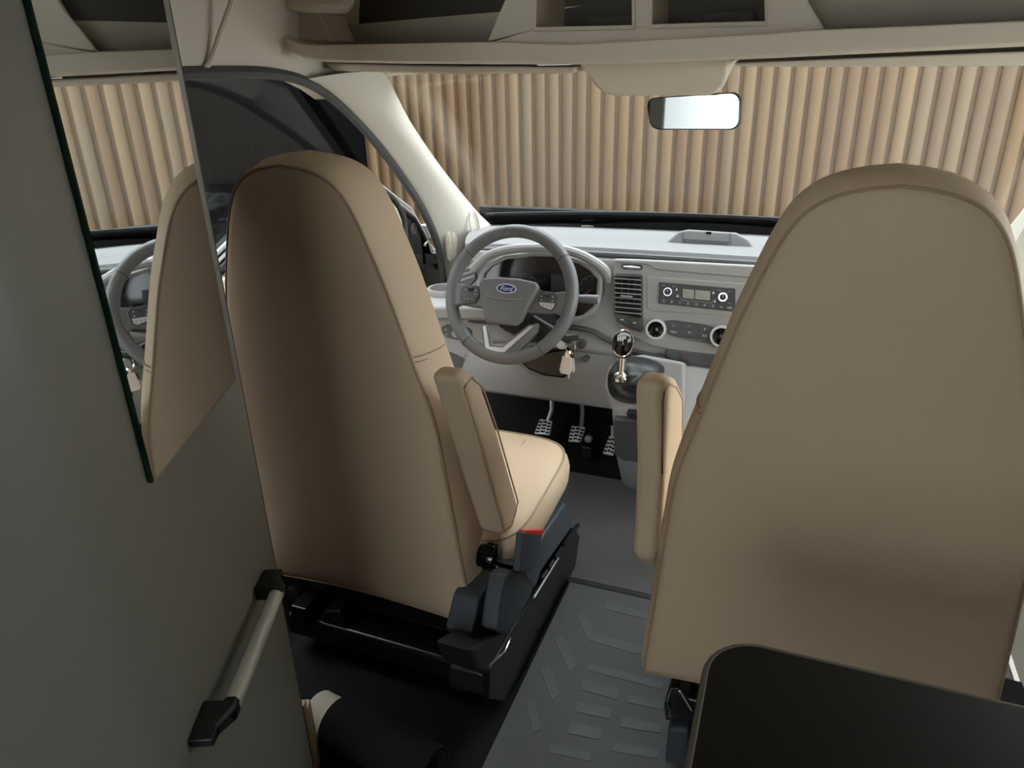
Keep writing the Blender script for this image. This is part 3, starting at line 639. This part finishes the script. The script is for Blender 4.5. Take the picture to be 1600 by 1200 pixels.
pedal('brake_pedal', 'middle metal foot pedal with black rubber studs, the brake', [(893, 664), (915, 667), (907, 691), (887, 690)], ya, [at(908, 668, y=ya+0.02), at(910, 645, y=ya+0.03), at(908, 620, y=ya+0.05)], 4)
pedal('accelerator_pedal', 'rightmost slanted metal foot pedal half behind the console, the accelerator', [(952, 680), (966, 684), (958, 712), (941, 709)], ya+0.02, [at(958, 690, y=ya+0.05), at(958, 665, y=ya+0.08)], 4)
# brake linkage: bright bolt head on a black bracket
bl = thing('pedal_bracket', 'bright bolt on a black bracket between brake and accelerator pedals', 'bracket', tuple(at(919, 690, y=2.2)))
MB().lathe(at(919, 686, y=2.15), (0, -1, 0.3), [(0.008, -0.02), (0.014, -0.01), (0.014, 0.0), (0.010, 0.006), (0.001, 0.007)], 18).build('bolt', 'silver', bl)
MB().box(at(921, 700, y=2.20), (0.04, 0.08, 0.05)).build('bracket', 'black_plastic', bl, bevel=0.008)
# ------------------------------------------------------------------ seats
HW = [(0.285, 0.262), (0.31, 0.262), (0.36, 0.258), (0.44, 0.251), (0.52, 0.245), (0.64, 0.236), (0.73, 0.226), (0.84, 0.198), (0.965, 0.165), (1.03, 0.144), (1.08, 0.126), (1.115, 0.108), (1.138, 0.086), (1.152, 0.058), (1.159, 0.028)]
HW = [(1.285-(1.285-z)*1.06, w_*1.06) for z, w_ in HW]
ZB, ZTOP, WB = HW[0][0], 1.285-(1.285-1.162)*1.06, HW[0][1]
def seat(name, label, cx, y0, ccx, yc1, arm_px, arm_x, arm_w, arm_bevel, ZB):
    HWs = [(ZB, WB)] + [h for h in HW[1:] if h[0] > ZB+0.01]
    t = thing(name, label, 'seat', (cx, y0+0.25, 0.0))
    half = smoothpath([V((w, 0, z)) for z, w in HWs], 4)
    outl = [V((p.x, 0, p.z)) for p in half] + [V((0, 0, ZTOP))] + [V((-p.x, 0, p.z)) for p in half[::-1]]
    nb = 12
    outl += [V((-WB + 2*WB*k/nb, 0, ZB + 0.018*sin(pi*k/nb))) for k in range(1, nb)]
    zc = 0.62
    def ring(s, dy):
        out = []
        for p in outl:
            z = zc + (p.z-zc)*(s if s < 1 else 1+(s-1)*0.55)
            out.append(V((cx + p.x*s, y0 + dy + 0.03*((0.75-z)/0.47), z)))
        return out
    lay = [(0.02, -0.012), (0.3, -0.012), (0.6, -0.010), (0.82, -0.006), (0.94, -0.001), (0.98, 0.003), (0.995, 0.009), (1.02, 0.022), (1.045, 0.05), (1.045, 0.09), (1.02, 0.125), (0.97, 0.145), (0.85, 0.152), (0.4, 0.142), (0.02, 0.14)]
    mb = MB(); mb.loft([ring(*l) for l in lay]); back = mb.build('backrest', 'seat_fabric', t, ang=80)
    MB().tube(ring(0.993, 0.0055), 0.0026, 6, True).build('piping', 'seat_piping', back)
    # cross seam on the side bands and stitching beside it
    for sd in (-1, 1):
        zs = 0.81; ws_ = 0.21
        for dz in (0.0, 0.010):
            MB().tube([V((cx + sd*(ws_*k_+0.002), y0+dy-0.005, zs+dz-dy*0.12)) for k_, dy in ((0.998, 0.012), (1.03, 0.03), (1.047, 0.055), (1.047, 0.09), (1.025, 0.122))], 0.0014, 5).build('seam', 'seat_piping', back)
    # cushion
    yc0, cw = y0+0.08, 0.275
    rows = []
    co = []
    for k in range(40):
        a = 2*pi*k/40; e = 0.38
        co.append((copysign(abs(cos(a))**e, cos(a)), copysign(abs(sin(a))**e, sin(a))))
    for s, z in ((0.80, 0.285), (0.95, 0.29), (0.99, 0.305), (1.0, 0.335), (0.985, 0.356), (0.95, 0.372), (0.88, 0.381), (0.6, 0.384), (0.02, 0.378)):
        rows.append([V((ccx + u*cw*s, (yc0+yc1)/2 + v*(yc1-yc0)/2*s, z + (0.018*((v+1)/2)))) for u, v in co])
    MB().loft(rows).build('cushion', 'seat_fabric', t, ang=80)
    cu = [o for o in t.children if o.name.startswith('cushion')][0]
    MB().tube([V((ccx + u*cw*0.955, (yc0+yc1)/2 + v*(yc1-yc0)/2*0.955, 0.3735 + 0.018*((v+1)/2))) for u, v in co], 0.0022, 6, True).build('piping', 'seat_piping', cu)
    for sx in (-0.14, 0.14):
        MB().tube([V((ccx+sx, yc0+0.03+q*0.40, 0.383+0.018*q)) for q in (0, 0.25, 0.5, 0.75, 1)], 0.0015, 5).build('seam', 'seat_piping', cu)
    # folded-up armrest
    ar = MB(); ar.prism([at(a, b, x=arm_x) for a, b in arm_px], (-arm_w, 0, 0))
    ao = ar.build('armrest', 'seat_fabric', t, bevel=arm_bevel, seg=5)
    cpt = [at(a, b, x=arm_x) for a, b in arm_px]; cm = sum(cpt, V())/len(cpt)
    MB().tube([p.lerp(cm, 0.10) + V((0.0005, 0, 0)) for p in cpt], 0.0018, 5, True).build('piping', 'seat_piping', ao)
    return t
arm_d = [(719, 592), (733, 574), (752, 592), (778, 668), (813, 792), (802, 830), (788, 837), (764, 755), (742, 670)]
ds = seat('driver_seat', 'beige driver seat with folded-up armrest facing the steering wheel', -0.553, 1.06, -0.462, 1.63, arm_d, -0.222, 0.060, 0.017, 0.192)
arm_p = [(1034, 620), (1036, 596), (1046, 584), (1058, 590), (1068, 612), (1068, 700), (1058, 800), (1042, 880), (1032, 886), (1024, 876), (1026, 850), (1033, 740)]
ps = seat('passenger_seat', 'beige passenger seat seen from behind, in front of the table', 0.382, 1.0, 0.40, 1.58, arm_p, 0.106, 0.043, 0.014, 0.25)

def xpr(pts, x0, x1):
    mb = MB(); mb.prism([at(a, b, x=x0) for a, b in pts], (x1-x0, 0, 0)); return mb
# driver seat hardware
MB().lathe(at(766, 870, x=-0.238), (1, 0, 0), [(0.024, -0.022), (0.025, 0.0), (0.022, 0.012), (0.012, 0.015), (0.001, 0.015)], 16).build('recline_knob', 'gloss_black', ds)
kn = [o for o in ds.children if o.name.startswith('recline_knob')][0]
kc = at(766, 870, x=-0.238)
for k in range(8):
    a = 2*pi*k/8; MB().box(kc + V((0.0, cos(a)*0.0245, sin(a)*0.0245)), (0.022, 0.008, 0.008), Matrix.Rotation(-a, 3, 'X')).build('grip', 'gloss_black', kn, bevel=0.002)
xpr([(737, 992), (749, 937), (765, 906), (778, 887), (800, 874), (838, 862), (834, 890), (808, 900), (797, 935), (785, 978), (766, 1004), (746, 1002)], -0.240, -0.30).build('recliner_cover', 'slate_plastic', ds, bevel=0.006, seg=3)
xpr([(806, 884), (838, 862), (852, 832), (884, 786), (888, 800), (896, 818), (888, 832), (846, 892), (838, 916), (826, 924)], -0.188, -0.24).build('side_valance', 'slate_plastic', ds, bevel=0.006, seg=3)
xpr([(790, 900), (799, 892), (822, 893), (834, 906), (832, 928), (800, 985), (790, 992), (777, 985), (782, 945)], -0.188, -0.225).build('belt_cover', 'slate_plastic', ds, bevel=0.006, seg=3)
bk_ = xpr([(818, 832), (848, 833), (846, 850), (838, 886), (812, 894)], -0.170, -0.186).build('belt_buckle', 'slate_plastic', ds, bevel=0.003)
xpr([(822, 829), (850, 828), (848, 836), (820, 835)], -0.1695, -0.185).build('release_button', 'red_plastic', bk_, bevel=0.0015)
# driver pedestal
pd = ds
xpr([(812, 1062), (893, 908), (897, 900), (906, 838), (900, 826), (888, 838), (838, 924), (796, 992), (766, 1046), (764, 1092), (790, 1096)], -0.196, -0.214).build('side_panel', 'black_metal', pd, bevel=0.003)
MB().tube([at(903, 820, x=-0.194), at(880, 852, x=-0.194), at(846, 905, x=-0.194)], 0.0055, 8).build('slide_rail', 'black_plastic', pd)
MB().tube([at(872, 872, x=-0.193), at(834, 934, x=-0.193)], 0.003, 6).build('rail_edge', 'silver', pd)
for px, py in ((881, 851), (868, 872), (858, 888)):
    MB().lathe(at(px, py, x=-0.19), (1, 0, 0), [(0.006, -0.004), (0.006, 0.003), (0.001, 0.004)], 12).build('rail_bolt', 'black_metal', pd)
for px, py in ((840, 985), (823, 1045)):
    MB().lathe(at(px, py, x=-0.196), (1, 0, 0), [(0.005, -0.002), (0.005, 0.002), (0.001, 0.0025)], 12).build('side_bolt', 'gloss_black', pd)
MB().box((-0.49, 1.38, 0.165), (0.50, 0.52, 0.05)).build('swivel_plate', 'black_metal', pd, bevel=0.008)
MB().box((-0.49, 1.38, 0.07), (0.44, 0.46, 0.14)).build('pedestal_box', 'void_black', pd, bevel=0.01)
MB().prism([at(445, 958, y=1.07), at(770, 1052, y=1.07), at(765, 1085, y=1.07), at(450, 990, y=1.07)], (0, 0.10, 0)).build('rear_beam', 'black_metal', pd, bevel=0.012, seg=3)
MB().prism([at(452, 946, y=1.055), at(478, 953, y=1.055), at(476, 990, y=1.055), at(454, 984, y=1.055)], (0, 0.06, 0)).build('beam_end', 'black_metal', pd, bevel=0.006)
MB().prism([at(505, 955, y=1.075), at(530, 955, y=1.075), at(545, 985, y=1.075), at(500, 975, y=1.075)], (0, 0.10, 0)).build('beam_block', 'black_metal', pd, bevel=0.008)
MB().prism([at(700, 1040, y=1.05), at(745, 1050, y=1.05), at(760, 1058, y=1.05), at(758, 1088, y=1.05), at(700, 1078, y=1.05)], (0, 0.08, 0)).build('beam_end', 'black_plastic', pd, bevel=0.008)
lv_ = xpr([(738, 1016), (776, 990), (794, 983), (800, 990), (800, 1006), (788, 1030), (768, 1055), (748, 1046), (742, 1028)], -0.20, -0.28).build('swivel_lever', 'black_plastic', pd, bevel=0.008, seg=3)
MB().tube([at(797, 997, x=-0.197), at(788, 1018, x=-0.197), at(764, 1040, x=-0.197)], 0.0028, 6).build('lever_edge', 'chrome', lv_)
MB().tube([at(737, 1018, x=-0.21), at(772, 1000, x=-0.21)], 0.002, 6).build('lever_edge', 'silver', lv_)
# items by the door side of the driver seat
MB().lathe(at(462, 925, y=1.12), (0, -1, 0.1), [(0.02, -0.02), (0.022, 0.0), (0.016, 0.012), (0.001, 0.013)], 16).build('door_side_knob', 'black_plastic', ds)
MB().prism([at(430, 890, y=1.13), at(500, 902, y=1.13), at(478, 912, y=1.13), at(455, 935, y=1.13), at(440, 915, y=1.13)], (0, 0.03, 0)).build('door_side_bracket', 'black_plastic', ds, bevel=0.004)

# passenger pedestal
pp_ = ps
MB().box((0.40, 1.32, 0.07), (0.44, 0.46, 0.14)).build('pedestal_box', 'void_black', pp_, bevel=0.01)
MB().box((0.40, 1.31, 0.168), (0.48, 0.50, 0.05)).build('swivel_plate', 'black_metal', pp_, bevel=0.008)
MB().prism([at(1034, 1006, y=1.05), at(1048, 1030, y=1.05), at(1092, 1074, y=1.05), at(1120, 1080, y=1.05), at(1120, 960, y=1.05), at(1046, 960, y=1.05)], (0, 0.10, 0)).build('recliner_cover', 'slate_plastic', pp_, bevel=0.006)
lv2 = MB().prism([at(1046, 1074, y=1.06), at(1060, 1076, y=1.06), at(1086, 1102, y=1.06), at(1082, 1128, y=1.06), at(1058, 1122, y=1.06), at(1040, 1128, y=1.06), at(1037, 1104, y=1.06)], (0, 0.06, 0)).build('swivel_lever', 'black_plastic', pp_, bevel=0.004)
MB().tube([at(1050, 1076, y=1.055), at(1043, 1096, y=1.055), at(1049, 1110, y=1.055), at(1046, 1120, y=1.055)], 0.0026, 6).build('lever_edge', 'chrome', lv2)
MB().tube([at(1062, 1080, y=1.055), at(1080, 1110, y=1.055)], 0.0022, 6).build('lever_edge', 'chrome', lv2)
MB().prism([at(1043, 1140, y=1.04), at(1075, 1140, y=1.04), at(1075, 1200, y=1.04), at(1038, 1195, y=1.04)], (0, 0.12, 0)).build('base_block', 'slate_plastic', pp_, bevel=0.008)
MB().prism([at(1026, 912, y=1.06), at(1036, 914, y=1.06), at(1036, 944, y=1.06), at(1025, 938, y=1.06)], (0, 0.03, 0)).build('recline_knob', 'gloss_black', ps, bevel=0.003)

# ------------------------------------------------------------------ floor mat in the aisle
mt = thing('floor_mat', 'dark grey ribbed rubber mat on the floor between the seats', 'mat', (0.03, 1.1, 0.0))
MB().prism([V((-0.187, 0.2, -0.003)), V((0.23, 0.2, -0.003)), V((0.23, 1.535, -0.003)), V((-0.187, 1.535, -0.003))], (0, 0, 0.011)).build('mat_base', 'rubber_grey', mt, bevel=0.004)
MB().tube([V((-0.19, 1.545, 0.004)), V((0.24, 1.545, 0.004))], 0.009, 8).build('edge_strip', 'black_plastic', mt)
ribs = [
 [(900, 962), (912, 958), (930, 990), (1000, 1010), (1036, 1012), (1036, 1024), (992, 1022), (918, 1000)],
 [(866, 1000), (880, 994), (902, 1040), (890, 1052)],
 [(915, 1036), (1036, 1066), (1036, 1078), (918, 1048)],
 [(844, 1046), (858, 1040), (876, 1085), (862, 1096)],
 [(912, 1062), (968, 1078), (965, 1094), (908, 1078)],
 [(902, 1096), (956, 1108), (952, 1124), (898, 1112)],
 [(892, 1128), (942, 1140), (936, 1156), (886, 1146)],
 [(820, 1100), (832, 1094), (846, 1140), (834, 1146)],
 [(982, 1086), (1038, 1098), (1036, 1110), (980, 1098)],
 [(858, 1162), (926, 1178), (922, 1190), (856, 1176)],
 [(946, 940), (1034, 964), (1034, 974), (944, 952)],
 [(972, 1120), (1034, 1132), (1032, 1146), (968, 1136)],
 [(960, 1160), (1030, 1172), (1028, 1186), (956, 1174)],
]
for r in ribs: MB().prism([at(a, b, z=0.0078) for a, b in r], (0, 0, 0.0016)).build('tread_rib', 'mat_rib', mt, bevel=0.0005, smooth=False)

# rolled mat behind the driver seat
rl = thing('rolled_mat', 'rolled-up black mat with pale lining lying on the floor behind the driver seat', 'rolled mat', tuple(at(590, 1150, z=0.0)))
a_, b_ = at(525, 1128, z=0.055), at(672, 1206, z=0.055); ax = (b_-a_).normalized(); sd_ = ax.cross(V((0, 0, 1)))
b_ = b_ + ax*0.01
spi = []
for k in range(56):
    a = k/56*2*pi*1.6; r = 0.054 - 0.012*(a/(2*pi*1.6)); spi.append((r*cos(a), r*sin(a)))
th_ = 0.004
prof = spi + [(x*(1-th_/hypot(x, y)), y*(1-th_/hypot(x, y))) for x, y in spi[::-1]]
mb = MB(); mb.loft([[p + sd_*u + V((0, 0, v)) for u, v in prof] for p in (a_, b_)]); mb.build('roll', 'carpet_black', rl, ang=40)
mb = MB(); mb.lathe(a_ - ax*0.055, ax, [(0.001, 0.0), (0.043, 0.0), (0.046, 0.004), (0.046, 0.12)], 28); mb.build('lining', 'cream_roll', rl)

# ------------------------------------------------------------------ overhead shelf
sh = thing('overhead_shelf', 'beige overhead shelf with two open cubbies above the windscreen', 'shelf', (0, 1.6, 1.33))
top_px = [(444, 58), (470, 68), (500, 70), (620, 68), (758, 65), (894, 69), (1000, 63), (1200, 52), (1262, 47), (1430, 40), (1600, 32), (1780, 24)]
bot_px = [(452, 78), (474, 90), (500, 94), (620, 96), (758, 97), (894, 97), (1000, 95), (1200, 87), (1262, 84), (1430, 76), (1600, 68), (1780, 60)]
rings = []
for a, b in zip(top_px, bot_px):
    p = at(*a, y=1.45); q = at(*b, y=1.45)
    rings.append([p + V((0, 0.03, 0)), p, q, q + V((0, 0.03, -0.004)), q + V((0, 0.13, 0.004)), p + V((0, 0.13, -0.012))])
MB().loft(rings).build('shelf_lip', 'shelf_trim', sh, bevel=0.006, seg=3)
SP = (V((0, 1.50, 1.35)), V((0, -1, 0)))
for pts in ([(760, 66), (775, 30), (790, -4), (810, -80), (837, -80), (837, 46)], [(990, -80), (1017, -80), (1017, 42), (990, 45)], [(1197, -80), (1225, -80), (1262, 0), (1290, 46), (1262, 50), (1197, 38)], [(760, 68), (837, 44), (990, 42), (1017, 40), (1197, 34), (1290, 47), (1262, 52), (1000, 68), (894, 72)]):
    pprism(pts, SP, -0.20, 0.0).build('cubby_frame', 'shelf_trim', sh, bevel=0.004)
for pts in ([(837, -80), (990, -80), (990, 43), (837, 46)], [(1017, -80), (1197, -80), (1197, 37), (1017, 42)]):
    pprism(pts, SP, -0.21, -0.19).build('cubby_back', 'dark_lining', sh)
    f = [at(a, b, pl=SP) + V((0, -0.002, 0)) for a, b in pts]
    MB().tube([f[0], f[3], f[2], f[1]], 0.005, 8).build('cubby_rim', 'shelf_trim', sh)
    lo = at((pts[2][0]+pts[3][0])/2, pts[2][1], pl=SP)
    MB().box(lo + V((0.02, 0.14, 0.012)), (0.10, 0.03, 0.03)).build('cubby_ledge', 'dark_lining', sh, bevel=0.004)
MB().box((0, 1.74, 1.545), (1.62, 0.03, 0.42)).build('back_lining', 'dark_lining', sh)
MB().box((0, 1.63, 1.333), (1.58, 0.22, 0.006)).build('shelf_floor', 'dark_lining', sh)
pprism([(455, 18), (500, 22), (520, 66), (468, 64)], (V((0, 1.52, 1.35)), V((0, -1, 0))), -0.10, 0.0).build('end_bracket', 'shelf_trim', sh, bevel=0.006)
MB().tube(smoothpath([at(440, 2, y=1.50), at(470, 8, y=1.48), at(515, 10, y=1.48), at(540, 8, y=1.50), at(545, -12, y=1.53)], 5), 0.014, 10).build('end_grip', 'shelf_trim', sh)
MB().prism([at(385, 0, y=1.47), at(420, -40, y=1.47), at(445, 56, y=1.47), at(455, 84, y=1.47), at(430, 60, y=1.47)], (0, 0.10, 0)).build('end_cheek', 'headliner', sh, bevel=0.008)

# sensor cover hanging below the shelf, and the interior mirror
ov = pprism([(898, 94), (1139, 90), (1136, 122), (1130, 136), (1118, 147), (1104, 151), (962, 151), (944, 148), (930, 136), (916, 116)], (V((0, 1.62, 1.26)), V((0, -1, -0.22)).normalized()), -0.20, 0.0).build('trim_cover', 'shelf_trim', bevel=0.008, seg=3); struct(ov)
RN = V((-0.02, -1, 0.03)).normalized(); RP = (V((0.02, 1.70, 1.19)), RN)
rv = thing('rear_view_mirror', 'interior rear-view mirror hanging below the overhead cover', 'rear-view mirror', tuple(at(1082, 175, pl=RP)))
rpx = []
for cx_, cy_, a0, r in ((1143, 158, -90, 14), (1141, 188, 0, 15), (1030, 186, 90, 17), (1024, 166, 180, 14)):
    for k in range(5):
        a = radians(a0+22.5*k); rpx.append((cx_+r*cos(a), cy_+r*sin(a)))
pprism(rpx, RP, -0.035, 0.0).build('housing', 'black_plastic', rv, bevel=0.006, seg=3)
cxm, cym = 1084, 175
pprism([(cxm+(a-cxm)*0.97, cym+(b-cym)*0.93) for a, b in rpx], RP, -0.002, 0.0015).build('mirror_face', 'mirror_glass', rv, smooth=False)
MB().tube([at(1090, 160, pl=RP) - RN*0.03, at(1090, 130, y=1.80)], 0.012, 8).build('stem', 'black_plastic', rv)
# sun visors folded up against the header
def visor(label, pts, y0, y1):
    c = at(sum(p[0] for p in pts)/len(pts), sum(p[1] for p in pts)/len(pts), y=y0)
    t = thing('sun_visor', label, 'sun visor', tuple(c), 'sun visors')
    mb = MB(); mb.prism([at(a, b, y=y0) for a, b in pts], (0, y1-y0, 0.01)); mb.build('visor_board', 'shelf_trim', t, bevel=0.005, seg=3)
    return t
v1 = visor('driver sun visor folded up above the windscreen, left of the overhead cover', [(506, 98), (700, 103), (897, 104), (897, 115), (700, 116), (520, 111)], 1.60, 1.76)
MB().tube([at(840, 100, y=1.585), at(894, 99, y=1.585)], 0.003, 8).build('pivot_rod', 'chrome', v1)
v2 = visor('passenger sun visor folded up above the windscreen, right of the overhead cover', [(1146, 98), (1300, 92), (1600, 80), (1760, 74), (1760, 102), (1600, 103), (1300, 105), (1152, 104)], 1.60, 1.76)
MB().tube([at(1140, 92, y=1.585), at(1165, 90, y=1.585)], 0.003, 8).build('pivot_rod', 'chrome', v2)

# ------------------------------------------------------------------ wall mirror and grab handle on the partition
wm = thing('wall_mirror', 'frameless wall mirror with green glass edge on the grey partition', 'mirror', tuple(wp(0.73, 0.885, 0.002)))
MB().prism([wp(0.588, 0.885, 0.001), wp(0.879, 0.885, 0.001), wp(0.879, 1.86, 0.001), wp(0.588, 1.86, 0.001)], WN*0.005).build('pane', 'glass_edge', wm, smooth=False)
MB().prism([wp(0.5895, 0.8865, 0.006), wp(0.8775, 0.8865, 0.006), wp(0.8775, 1.8585, 0.006), wp(0.5895, 1.8585, 0.006)], WN*0.0006).build('mirror_face', 'mirror_glass', wm, smooth=False)
for z0, s0, s1 in ((0.8855, 0.589, 0.8785),):
    MB().tube([wp(s0, z0, 0.0066), wp(s1, z0, 0.0066), wp(s1, 1.85, 0.0066)], 0.0006, 6).build('polished_edge', 'silver', wm)
gh = thing('grab_handle', 'aluminium bar grab handle with black end caps on the grey partition', 'handle', tuple(wat(395, 1010, 0.02)))
oa = 0.034
p0, p1 = wat(432, 928, oa), wat(362, 1103, oa)
d = (p1-p0).normalized(); n1 = WN; n2 = d.cross(n1)
def bar_ring(c, hw, hd): return [c + n2*(hw*x) + n1*(hd*y) for x, y in ((-1, -0.6), (-0.6, -1), (0.6, -1), (1, -0.6), (1, 0.6), (0.6, 1), (-0.6, 1), (-1, 0.6))]
MB().tube([p0, p0.lerp(p1, 0.5), p1], 0.0112, 16).build('bar', 'aluminium', gh)
for c, dd in ((p0, -d), (p1, d)):
    cap = MB().loft([bar_ring(c - dd*0.004, 0.0125, 0.010), bar_ring(c + dd*0.012, 0.0125, 0.010) , bar_ring(c + dd*0.048 - n1*0.020, 0.0080, 0.011), bar_ring(c + dd*0.056 - n1*0.024, 0.0060, 0.008)]).build('end_cap', 'black_plastic', gh, bevel=0.0015)
    MB().prism([c + n1*-0.034 + n2*s*0.012 + dd*q for s, q in ((-1, 0.0), (1, 0.0), (0.55, 0.056), (-0.55, 0.056))], n1*0.03).build('cap_foot', 'black_plastic', cap, bevel=0.003)
    for q, h in ((0.016, 0.009), (0.040, -0.005)):
        MB().lathe(c + dd*q + n1*h, n1 + dd*0.4, [(0.0042, -0.002), (0.0042, 0.0012), (0.001, 0.0014)], 14).build('screw', 'gloss_black', cap)

# ------------------------------------------------------------------ table
tb = thing('dining_table', 'dark table top with rounded corner behind the passenger seat', 'table', (0.56, 0.4, 0.0))
TX0, TX1, TY0, TY1, ZT = 0.238, 0.90, 0.10, 0.668, 0.70
def tabl(ins):
    pts = []
    for cx_, cy_, a0, r in ((TX0+0.055, TY1-0.055, 90, 0.055), (TX0+0.055, TY0+0.055, 180, 0.055), (TX1-0.02, TY0+0.02, 270, 0.02), (TX1-0.02, TY1-0.02, 0, 0.02)):
        for k in range(9):
            a = radians(a0+90*k/8); pts.append(V((cx_+(r-ins)*cos(a), cy_+(r-ins)*sin(a), ZT)))
    return pts
MB().prism([p + V((0, 0, -0.026)) for p in tabl(0.003)], (0, 0, 0.026)).build('table_top', 'table_dark', tb)
MB().tube([p + V((0, 0, -0.005)) for p in tabl(0.002)], 0.0056, 8, True).build('edge_band', 'table_edge', tb)
MB().lathe((0.62, 0.35, 0.0), (0, 0, 1), [(0.10, 0.0), (0.10, 0.012), (0.03, 0.02), (0.028, 0.674)], 24).build('pedestal_leg', 'silver', tb)
# strip helper properties
for o in scene.objects:
    if '_o' in o: del o['_o']
